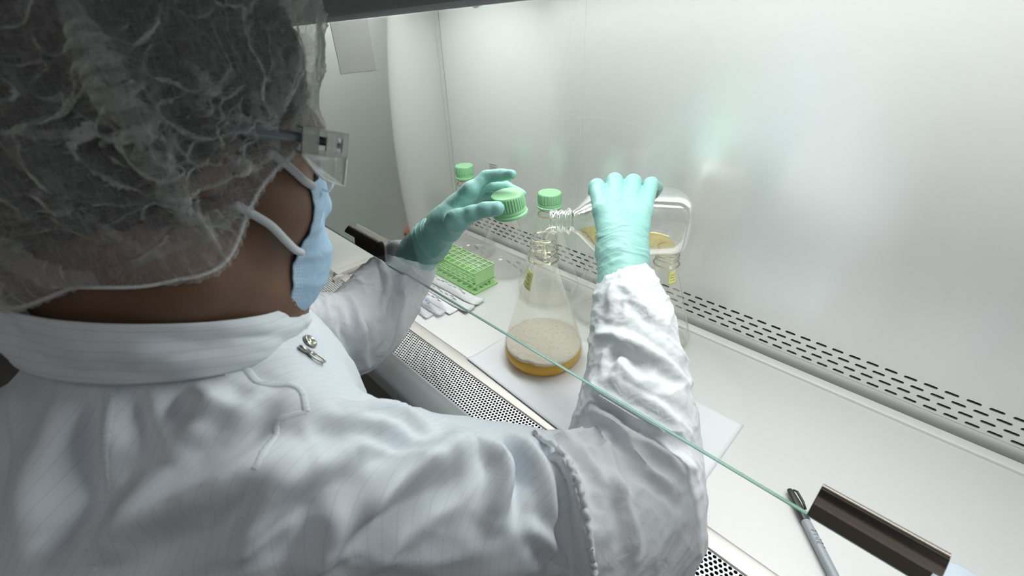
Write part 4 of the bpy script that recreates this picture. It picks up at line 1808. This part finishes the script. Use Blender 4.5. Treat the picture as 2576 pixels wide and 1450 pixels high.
# welded hem strips and the embossed dots along the sides
m = MB()
for i0, i1, j0, j1 in ((nA - 9, nA, 0, nE), (0, 9, 0, nE), (0, nA, 0, 5), (0, nA, nE - 5, nE)):
    n0, n1 = i1 - i0, j1 - j0
    v = [G[i, j] + NG[i, j] * .0007 for i in range(i0, i1) for j in range(j0, j1)]
    f = [(a * n1 + b_, (a + 1) * n1 + b_, (a + 1) * n1 + b_ + 1, a * n1 + b_ + 1) for a in range(n0 - 1) for b_ in range(n1 - 1)]
    m.add(v, f)
hem = m.obj('hem', fabric('mask_hem', (.60, .74, .85), .8, .3), None, True)
hem.parent = mask
for cols in ((nA - 3, nA - 5, nA - 7), (2, 4, 6)):
  m = MB()
  for i in cols:
    for j in range(3, nE - 2, 2):
        c = G[i, j] + NG[i, j] * .0011
        t1 = nrm(G[min(i + 1, nA - 1), j] - G[max(i - 1, 0), j])
        t2 = np.cross(NG[i, j], t1)
        m.add([c + .0007 * t1, c + .0005 * t2, c - .0007 * t1, c - .0005 * t2], [(0, 1, 2, 3)])
  dots = m.obj('embossed_dots', simple('mask_dot', (.86, .90, .93), .7), None)
  dots.parent = mask


def px_of(P):
    d = (P - np.array([0, 0, CAM_Z])) @ ROT
    return CX + F_PX * d[:, 0] / -d[:, 2], CY - F_PX * d[:, 1] / -d[:, 2]


# --- straps from the mask to under the net, lying on the skin
def on_skin(pix, off):
    return np.array([cast(body_tree, x, y, off)[0] for x, y in pix])


m_strap = fabric('strap_white', (.72, .74, .76), .85, .15, None, .3)
GX, GY = px_of(G[nA - 2])
for tgt, pix in (((778, 470), [(758, 458), (735, 436), (708, 412), (688, 396), (668, 380)]), ((746, 634), [(735, 622), (715, 602), (680, 566), (650, 546), (618, 528), (590, 512)])):
    tgt_j = int(np.argmin(np.abs(GY - tgt[1])))
    a0 = G[nA - 3, tgt_j] + NG[nA - 3, tgt_j] * .0012
    P = on_skin(pix, .0028)
    P = np.vstack([a0[None], P])
    P = spline(P, 30)
    m = MB()
    m.tube(P, .0029, 12)
    s_ = m.obj('mask_strap', m_strap, None, True)
    s_.parent = mask

# --- spectacles with clear clip-on side shields
m_frame = simple('spectacle_black', (.012, .012, .014), .22, 0, .05)
m_temple = simple('temple_grey', (.16, .18, .20), .28, .3, .05)
m_shield = thin_glass('clear_shield', (.86, .87, .86), (.60, .62, .60), .10, .75, .06, .5)
m_rimclear = thin_glass('clear_rim', (.72, .76, .78), (.50, .55, .58), .15, .8, .05, .5)
specs_o = bpy.data.objects.new('safety_spectacles', None)
COL.objects.link(specs_o)
specs_o.parent = person
specs_o.matrix_parent_inverse = person.matrix_world.inverted()
for sgn in (1, -1):
    m = MB()
    pts = [hl(sgn * .0795, -.005, .020), hl(sgn * .0800, .030, .022), hl(sgn * .0785, .066, .022), hl(sgn * .0720, .090, .021)]
    m.tube(spline(pts, 20), .0030, 12)
    m.obj('temple', m_temple, specs_o, True)
    # lens and rim
    m = MB()
    mg = MB()
    rim = []
    for q in np.linspace(0, 2 * math.pi, 44, endpoint=False):
        ca, sa = math.cos(q), math.sin(q)
        p_ = 2.6
        s_ = 1 / ((abs(ca) ** p_ + abs(sa) ** p_) ** (1 / p_))
        rx, ry = 0.0265, (.0165 if sa > 0 else .0195)
        rr_ = sgn * (.040 + rx * s_ * ca)
        ff = .0965 - .0035 * ((.040 + rx * s_ * ca) / .067) ** 2 * 2
        rim.append(hl(rr_, ff, .003 + ry * s_ * sa))
    nasal = [p for p in rim]
    m.tube(rim + rim[:2], .0011, 8, False)
    m.obj('lens_rim', m_rimclear, specs_o, True)
    blk = [rim[i] for i in range(14, 27)]
    m = MB()
    m.tube([q + HF * -.0004 for q in blk], [.0013 + .0022 * math.sin(math.pi * i / 12) ** 2 for i in range(13)], 8)
    m.obj('frame_bridge', m_frame, specs_o, True)
    c = np.mean(rim, 0)
    n_ = len(rim)
    mg.add([c + HF * .0012] + rim, [(0, 1 + k, 1 + (k + 1) % n_) for k in range(n_)])
    mg.obj('lens', thin_glass('lens_clear', (.97, .97, .96), (.90, .91, .90), .03, .5, .0, .2), specs_o, True)
    # shield: a channel round the temple with two openings, and a clear wing below
    ms = MB()
    x0 = .0745

    def sh(fwd, u, o):
        rr0 = .0845 - .0075 * max(0, (fwd - .064) / .034) ** 1.5
        return hl(sgn * (rr0 + o), fwd, u)

    def plate(m_, f0, f1, u0, u1, o0, o1):
        v = [sh(f0, u0, o0), sh(f1, u0, o0), sh(f1, u1, o0), sh(f0, u1, o0), sh(f0, u0, o1), sh(f1, u0, o1), sh(f1, u1, o1), sh(f0, u1, o1)]
        m_.add(v, [(0, 1, 2, 3)[::-1], (4, 5, 6, 7), (0, 1, 5, 4), (1, 2, 6, 5), (2, 3, 7, 6), (3, 0, 4, 7)])
    # outer channel face, broken by the two openings
    cuts = [.058, .0685, .0740, .0820, .0862, .0910]
    for a, b_, hole in ((cuts[0], cuts[1], 0), (cuts[1], cuts[2], 1), (cuts[2], cuts[3], 0), (cuts[3], cuts[4], 1), (cuts[4], cuts[5], 0)):
        if hole:
            plate(ms, a, b_, .0255, .0290, -.0010, .0012)
            plate(ms, a, b_, .0135, .0165, -.0010, .0012)
        else:
            plate(ms, a, b_, .0135, .0290, -.0010, .0012)
    plate(ms, cuts[0], cuts[5], .0280, .0293, -.0085, .0012)
    plate(ms, cuts[0], cuts[5], .0125, .0140, -.0085, .0012)
    m_ch = thin_glass('clear_channel', (.62, .65, .64), (.40, .44, .44), .28, .8, .10, .5)
    sh_o = ms.obj('side_shield', m_ch, specs_o)
    mw = MB()
    outl = [(.0585, .0125), (.0625, .0080), (.0680, .0025), (.0735, -.0018), (.0810, -.0042), (.0910, -.0062), (.0910, .0125)]
    v = [sh(a, b_, .0002) for a, b_ in outl] + [sh(a, b_, -.0008) for a, b_ in outl]
    n_ = len(outl)
    mw.add(v, [tuple(range(n_)), tuple(range(n_, 2 * n_))[::-1]] + [(k, (k + 1) % n_, n_ + (k + 1) % n_, n_ + k) for k in range(n_)])
    w_ = mw.obj('shield_wing', m_shield, None)
    w_.parent = sh_o
    mr = MB()
    mr.tube([sh(a, b_, 0) for a, b_ in outl[:-1]] + [sh(*outl[-1], 0)], .0008, 6)
    r_ = mr.obj('shield_rim', simple('shield_edge', (.78, .78, .74), .25), None, True)
    r_.parent = sh_o

# --- gloves
m_glove, nt, b, out = mat('nitrile')
b.inputs['Roughness'].default_value = .42
b.inputs['Specular IOR Level'].default_value = .45
b.inputs['Base Color'].default_value = (.25, .50, .455, 1)
b.inputs['Subsurface Weight'].default_value = .12
b.inputs['Subsurface Radius'].default_value = (.004, .006, .006)
b.inputs['Subsurface Scale'].default_value = 1.0
tc = node(nt, 'ShaderNodeTexCoord')
nz = node(nt, 'ShaderNodeTexNoise')
nz.inputs['Scale'].default_value = 240
nz.inputs['Detail'].default_value = 3
nt.links.new(tc.outputs['Object'], nz.inputs['Vector'])
bp = node(nt, 'ShaderNodeBump')
bp.inputs['Strength'].default_value = .10
bp.inputs['Distance'].default_value = .001
nt.links.new(nz.outputs['Fac'], bp.inputs['Height'])
nt.links.new(bp.outputs[0], b.inputs['Normal'])


def wrinkle(V, N, a, b_, spacing, amp, seed, lo, hi, skew=.0):
    """broken, uneven creases lying round the axis a->b, between lo..hi along it"""
    ax = nrm(b_ - a)
    L = np.linalg.norm(b_ - a)
    s = (V - a) @ ax
    rad = (V - a) - s[:, None] * ax
    P = np.concatenate([(s / spacing)[:, None], rad / .030], 1)
    P3 = np.stack([P[:, 0] + .9 * vnoise(V * 30, seed + 2), P[:, 1] + .4 * P[:, 3], P[:, 2] - .3 * P[:, 3]], 1)
    n1 = 1 - np.abs(vnoise(P3 * .62, seed))
    n2 = 1 - np.abs(vnoise(P3 * 1.25 + 4.4, seed + 7))
    m_ = np.clip((s / L - lo) / .15, 0, 1) * np.clip((hi - s / L) / .15, 0, 1)
    return V + N * (((n1 ** 3 - .35) * amp * 1.25 + (n2 ** 3 - .35) * amp * .45) * m_)[:, None]


# right glove
RCUFF = WR + (ER - WR) * .16
PR = hand_prims(HANDR, WR, RCUFF, .0008, **RH)
PR.append((('cap', RCUFF, WR + (WR - RCUFF) * .3, .0350, .0305), .012, 1))
V, F = sdf_mesh(PR, .0015, 3)
N = normals(V, F)
mcR = np.mean(HANDR['mcp'], 0)
V = wrinkle(V, N, RCUFF, mcR, .0070, .0013, 3, .15, .80)
V = V + N * (.0007 * crumple(V, 55, 9))[:, None]
gR = mesh_obj('glove', V, F, m_glove, person)
gR['label'] = 'turquoise glove gripping the bottle'
# left glove
LCUFF = pt(1048, 646, .782)
PL_ = hand_prims(HANDL, WL2, WL, .0006, **LH)
PL_.append((('cap', LCUFF, pt(1085, 604, .722), .0360, .0320), .014, 1))
PL_.append((('cap', pt(1028, 668, .800), LCUFF, .0330, .0365), .008, 1))
V, F = sdf_mesh(PL_, .0014, 3)
N = normals(V, F)
mcL = np.mean(HANDL['mcp'], 0)
V = wrinkle(V, N, LCUFF, mcL, .0085, .0022, 13, .05, .82)
V = V + N * (.0009 * crumple(V, 48, 19))[:, None]
gL = mesh_obj('glove', V, F, m_glove, person)
gL['label'] = 'turquoise glove holding the green cap'

# --- coverall
stripes = [((0.93, .25, .10), .0050, .00045)]
m_cover = fabric('coverall_cloth', (.74, .785, .83), .55, .06, stripes, .2, spec=.4, sheen=.1, stripe_col=.9, rest=True)
m_collar = fabric('collar_cloth', (.72, .765, .80), .62, .06, [((-.15, .40, .90), .0062, .0006)], .2, spec=.35, stripe_col=.86)
UA = [SR, SR + (ER - SR) * .5 + np.array([.004, -.006, -.012]), ER]
COVER = [
    (('ell', (-.385, -.060, .130), (.172, .145, .215), None), .05, 1),
    (('ell', (-.395, -.070, .250), (.130, .095, .085), None), .06, 1),
    (('ell', (-.385, -.055, -.12), (.180, .155, .27), None), .09, 1),
    (('cap', NB + np.array([0, 0, -.040]), SR + np.array([-.01, 0, -.006]), .082, .066), .05, 1),
    (('cap', NB + np.array([0, 0, -.040]), SL, .082, .066), .05, 1),
    (('cap', UA[0], UA[1], .069, .069), .04, 1),
    (('cap', UA[1], UA[1] + (UA[2] - UA[1]) * .92, .069, .075), .03, 1),
    (('cap', SL, SL + (EL - SL) * .80, .067, .056), .04, 1),
    (('cap', (-.38, .060, .255), (-.38, .065, .0), .055, .07), .06, 1),
]
V, F = sdf_mesh(COVER, .0035, 4, lo=(-.70, -.26, -.36), hi=(.02, .36, .40))
N = normals(V, F)
REST = V.copy()
tree = bvh(V, F)
V = V + N * (.0025 * vnoise(V * 22, 71) + .0012 * crumple(V, 17, 72)
             + .0065 * creases(V * np.array([1.5, .9, .55]), 9.5, 77, 2.5) * np.clip((-.20 - V[:, 0]) / .12, 0, 1) * np.clip((.33 - V[:, 2]) / .05, 0, 1)
             + .0045 * creases(V * np.array([.6, .9, 1.5]), 12, 87, 2.5) * np.clip((V[:, 0] + .30) / .10, 0, 1))[:, None]
COVER_FOLDS = [
    ([(770, 1150), (640, 1180), (480, 1250), (330, 1320)], .0095, .012),
    ([(900, 1140), (760, 1200), (620, 1290)], .0060, .010),
    ([(1180, 1100), (1050, 1180), (900, 1290), (810, 1390)], .0085, .012),
    ([(1130, 1190), (980, 1300), (870, 1420)], -.0050, .010),
    ([(560, 980), (520, 1050), (470, 1120)], .0060, .010),
    ([(480, 970), (520, 1000), (600, 1040)], .0040, .006),
    ([(640, 990), (600, 1060), (540, 1120)], .0045, .007),
    ([(290, 980), (270, 1100), (250, 1250)], .0040, .007),
    ([(330, 990), (350, 1080), (380, 1160)], -.0030, .006),
    ([(1230, 1110), (1270, 1180), (1240, 1300)], .0060, .008),
    ([(1310, 1110), (1370, 1200), (1390, 1330)], .0065, .008),
    ([(1270, 1110), (1310, 1190), (1310, 1300)], -.0050, .007),
    ([(1385, 1160), (1430, 1260), (1440, 1380)], .0060, .007),
    ([(700, 1230), (640, 1320), (600, 1420)], .0050, .008),
    ([(840, 1260), (820, 1350), (790, 1430)], .0045, .008),
    ([(430, 1180), (330, 1300), (260, 1420)], .0070, .013),
    ([(150, 1000), (130, 1150), (100, 1350)], .0065, .014),
    ([(220, 1050), (190, 1200), (160, 1400)], -.0040, .010),
    ([(60, 960), (50, 1100), (30, 1300)], .0045, .010),
    ([(880, 1020), (1000, 1030), (1090, 1070)], .0035, .006),
    ([(820, 1080), (960, 1090), (1120, 1140)], -.0030, .006),
    ([(1340, 1330), (1400, 1390), (1440, 1440)], .0045, .006),
]
V = folds(V, N, tree, COVER_FOLDS)
cov_o = mesh_obj('coverall', V, F, m_cover, person)
keep_rest(cov_o, REST)
cov_o['label'] = 'pale blue striped cleanroom coverall'
cov_tree = bvh(V, F)


def ribbon_on(tree_, pix, wid, hgt, name, material, parent, n=40, stitch=True):
    """a stitched seam: a low rounded strip following the cloth"""
    P = spline(np.array([cast(tree_, x, y)[0] for x, y in pix]), n)
    v, f = [], []
    K = 7
    for i in range(n):
        a, b_ = P[max(i - 1, 0)], P[min(i + 1, n - 1)]
        t_ = nrm(b_ - a)
        h_ = tree_.find_nearest(Vector(P[i]))
        nn = np.array(h_[1])
        if nn @ (np.array(EYE) - P[i]) < 0:
            nn = -nn
        s_ = nrm(np.cross(t_, nn))
        for k in range(K):
            q = -1 + 2 * k / (K - 1)
            hh = hgt * (1 - q ** 4) * (1 + (.18 * math.sin(i * 2.4 + (q > 0) * 1.5) if stitch else 0)) - .0006
            c = P[i] + s_ * (wid / 2 * q)
            w_ = tree_.find_nearest(Vector(c))
            c = np.array(w_[0]) + nn * hh
            v.append(c)
    for i in range(n - 1):
        for k in range(K - 1):
            f.append((i * K + k, i * K + k + 1, (i + 1) * K + k + 1, (i + 1) * K + k))
    o_ = mesh_obj(name, v, f, material, None)
    o_.parent = parent
    return o_


ribbon_on(cov_tree, [(560, 942), (590, 912), (620, 930), (650, 962), (690, 968), (730, 968), (758, 985), (770, 1036)], .0060, .0016, 'seam', m_collar, cov_o, 60)
ribbon_on(cov_tree, [(290, 962), (275, 1040), (262, 1150), (250, 1300), (235, 1440)], .0055, .0012, 'seam', m_collar, cov_o, 50)
ribbon_on(cov_tree, [(770, 1036), (700, 1060), (690, 1100), (640, 1180)], .0050, .0012, 'seam', m_collar, cov_o, 40)

# standing collar round the neck
def ring_at(C, AX, r):
    AX = nrm(AX)
    cx0 = nrm(np.array([1, 0, 0]) - AX * AX[0])
    return np.asarray(C), cx0, np.cross(AX, cx0), AX, r


RT = ring_at((-.380, .009, .3905), (-.20, .434, 1), .0815)
RB = ring_at((-.385, .006, .3590), (-.099, .355, 1), .0900)
nphi, nz_ = 140, 20
v, f = [], []
for i in range(nphi + 1):
    a = 1.22 + (2 * math.pi) * i / nphi
    for j in range(nz_ + 1):
        q = j / nz_
        P_ = []
        for (C_, X_, Y_, A_, r_) in (RB, RT):
            P_.append(C_ + r_ * (X_ * math.cos(a) + Y_ * math.sin(a)))
        p = P_[0] * (1 - q) + P_[1] * q
        o_ = nrm(X_ * math.cos(a) + Y_ * math.sin(a))
        w_ = .0016 * math.sin(5 * a + 7 * q) + .0050 * float(crumple(np.array([[a * 2.6, q * 1.5 + .4 * a, 1.0]]), 1.0, 5)[0])
        p = p + o_ * (w_ * math.sin(math.pi * min(1, q * .9 + .05)) + .0022 * math.sin(math.pi * q) + .0012 * (i / nphi if i / nphi > .96 else 0))
        v.append(p)
for i in range(nphi):
    for j in range(nz_):
        a = i * (nz_ + 1) + j
        f.append((a, a + nz_ + 1, a + nz_ + 2, a + 1))
col = mesh_obj('collar', v, f, m_collar, None)
col.parent = cov_o
sm = col.modifiers.new('thick', 'SOLIDIFY')
sm.thickness = .0022
sm.offset = 0

# zip flap, snap and zip pull at the throat
m_metal = simple('zip_metal', (.42, .41, .36), .25, .95, .1)


def cov_pt(x, y, off):
    p, n_ = cast(cov_tree, x, y)
    if n_ @ (np.array(EYE) - p) < 0:
        n_ = -n_
    return p + n_ * off, n_


p, n_ = cov_pt(778, 861, .0012)
u_ = nrm(np.cross(n_, [0, 0, 1]))
w_ = np.cross(n_, u_)
MX = Matrix([[u_[i], w_[i], n_[i], p[i]] for i in range(3)] + [[0, 0, 0, 1]])
m = MB()
m.lathe([(0, .0012), (.0020, .0014), (.0024, .0005), (.0034, .0005), (.0040, .0016), (.0050, .0016), (.0062, .0004), (.0064, 0), (0, 0)], 32, MX)
s_ = m.obj('snap', m_metal, None, True)
s_.parent = cov_o
m = MB()
A_, _ = cov_pt(759, 882, .0020)
B_, _ = cov_pt(801, 909, .0026)
t_ = nrm(B_ - A_)
L = np.linalg.norm(B_ - A_)
sd_ = nrm(np.cross(n_, t_))
m.tube([A_ - t_ * .004, A_, A_ + t_ * .006], [.0014, .0022, .0018], 8)
m.tube([A_ + t_ * L * .25, A_ + t_ * L * .62], [.0015, .0017], 8)
ringp = [A_ + t_ * (L * .78 + .0075 * math.cos(q)) + sd_ * (.0030 * math.sin(q)) for q in np.linspace(0, 2 * math.pi, 24)]
m.tube(ringp, .0009, 6, False)
z_ = m.obj('zip_pull', m_metal, None, True)
z_.parent = cov_o

# --- crinkled white sleeve covers
m_sleeve = fabric('sleeve_film', (.83, .85, .87), .62, .18, None, 0, .22, 42, spec=.35)


def sleeve(name, path, radii, label, seed, amp, fold_px, res=.0026, hem=None):
    P = []
    for i in range(len(path) - 1):
        P.append((('cap', path[i], path[i + 1], radii[i], radii[i + 1]), .02, 1))
    V, F = sdf_mesh(P, res, 3)
    N = normals(V, F)
    tr = bvh(V, F)
    V = folds(V, N, tr, fold_px)
    N = normals(V, F)
    V = V + N * (amp * .95 * creases(V, 13, seed, 4.0) + amp * .35 * creases(V, 34, seed + 5, 3.0) + amp * .7 * vnoise(V * 12, seed + 9))[:, None]
    # the lower edge of the glass presses a crease into the film
    q_ = V[:, 1:] - G0
    up_, off_ = q_ @ gd, q_ @ gn
    V[:, 1:] -= (np.maximum(0, up_ + .0035) * np.exp(-(off_ / .013) ** 4))[:, None] * gd
    if hem is not None:       # the gathered end: beyond the hem the tube narrows to lie under the coverall
        x_, y_ = px_of(V)
        hx = np.interp(y_, [p[1] for p in hem], [p[0] for p in hem])
        V = V - N * (.020 * np.clip((hx - x_) / 16.0, 0, 1) * (y_ > 1050))[:, None]
    o_ = mesh_obj(name, V, F, m_sleeve, person)
    o_['label'] = label
    return o_, V, F


HEM_R = [(1296, 1078), (1350, 1092), (1400, 1130), (1436, 1200), (1462, 1290), (1478, 1400), (1484, 1500), (1480, 1700)]
pR = [pt(1576, 705, .622), pt(1584, 755, .604), pt(1590, 830, .585), pt(1598, 940, .556), pt(1600, 1060, .522), pt(1590, 1190, .487), pt(1560, 1290, .462), pt(1490, 1335, .440), pt(1425, 1325, .426), pt(1375, 1305, .416)]
rR = [.0330, .0430, .0530, .0600, .0680, .0740, .0780, .0800, .0810, .0810]
sR, VR, FR = sleeve('sleeve_cover', pR, rR, 'crinkled white cover over the right forearm', 101, .0038, [
    ([(1480, 745), (1540, 735), (1640, 790), (1700, 850)], .004, .008),
    ([(1497, 842), (1560, 850), (1650, 900), (1720, 950)], .0045, .008),
    ([(1465, 905), (1540, 900), (1620, 940)], -.004, .007),
    ([(1500, 1000), (1600, 1060), (1720, 1140)], -.0075, .008),
    ([(1480, 960), (1600, 1010), (1740, 1090)], .005, .009),
    ([(1430, 990), (1500, 1090), (1560, 1230)], .005, .008),
    ([(1380, 1030), (1450, 1150), (1500, 1300)], -.004, .008),
    ([(1540, 1060), (1620, 1170), (1700, 1230)], .004, .007),
    ([(1520, 1180), (1580, 1290), (1600, 1400)], .004, .008),
], hem=HEM_R)
pLs = [pt(1031, 669, .785), pt(1020, 680, .793), pt(1004, 690, .802), pt(970, 745, .785), pt(930, 800, .755), pt(895, 838, .720), pt(855, 840, .680), pt(812, 830, .640), pt(782, 815, .610)]
rL = [.0430, .0470, .0520, .0610, .0640, .0640, .0590, .0520, .0420]
sL, VL, FL_ = sleeve('sleeve_cover', pLs, rL, 'crinkled white cover over the left forearm', 151, .0036, [
    ([(880, 745), (900, 820), (925, 930)], .006, .007),
    ([(850, 780), (870, 850), (900, 930)], -.005, .007),
    ([(960, 640), (980, 720), (960, 800)], .004, .007),
    ([(1060, 690), (1000, 770), (970, 890)], .004, .007),
])


def elastic(tree_, pix, parent):
    P = np.array([cast(tree_, x, y, .001)[0] for x, y in pix])
    P = spline(P, 60)
    m = MB()
    m.tube([p + .0012 * np.array([math.sin(i * 1.9), math.cos(i * 2.3), math.sin(i * 1.3)]) for i, p in enumerate(P)], [.0026 + .0007 * math.sin(i * 2.1) for i in range(60)], 8)
    e_ = m.obj('gathered_hem', m_sleeve, None, True)
    e_.parent = parent


elastic(bvh(VR, FR), [(1312, 1092), (1360, 1100), (1410, 1138), (1446, 1202), (1472, 1290), (1487, 1390), (1492, 1450)], sR)
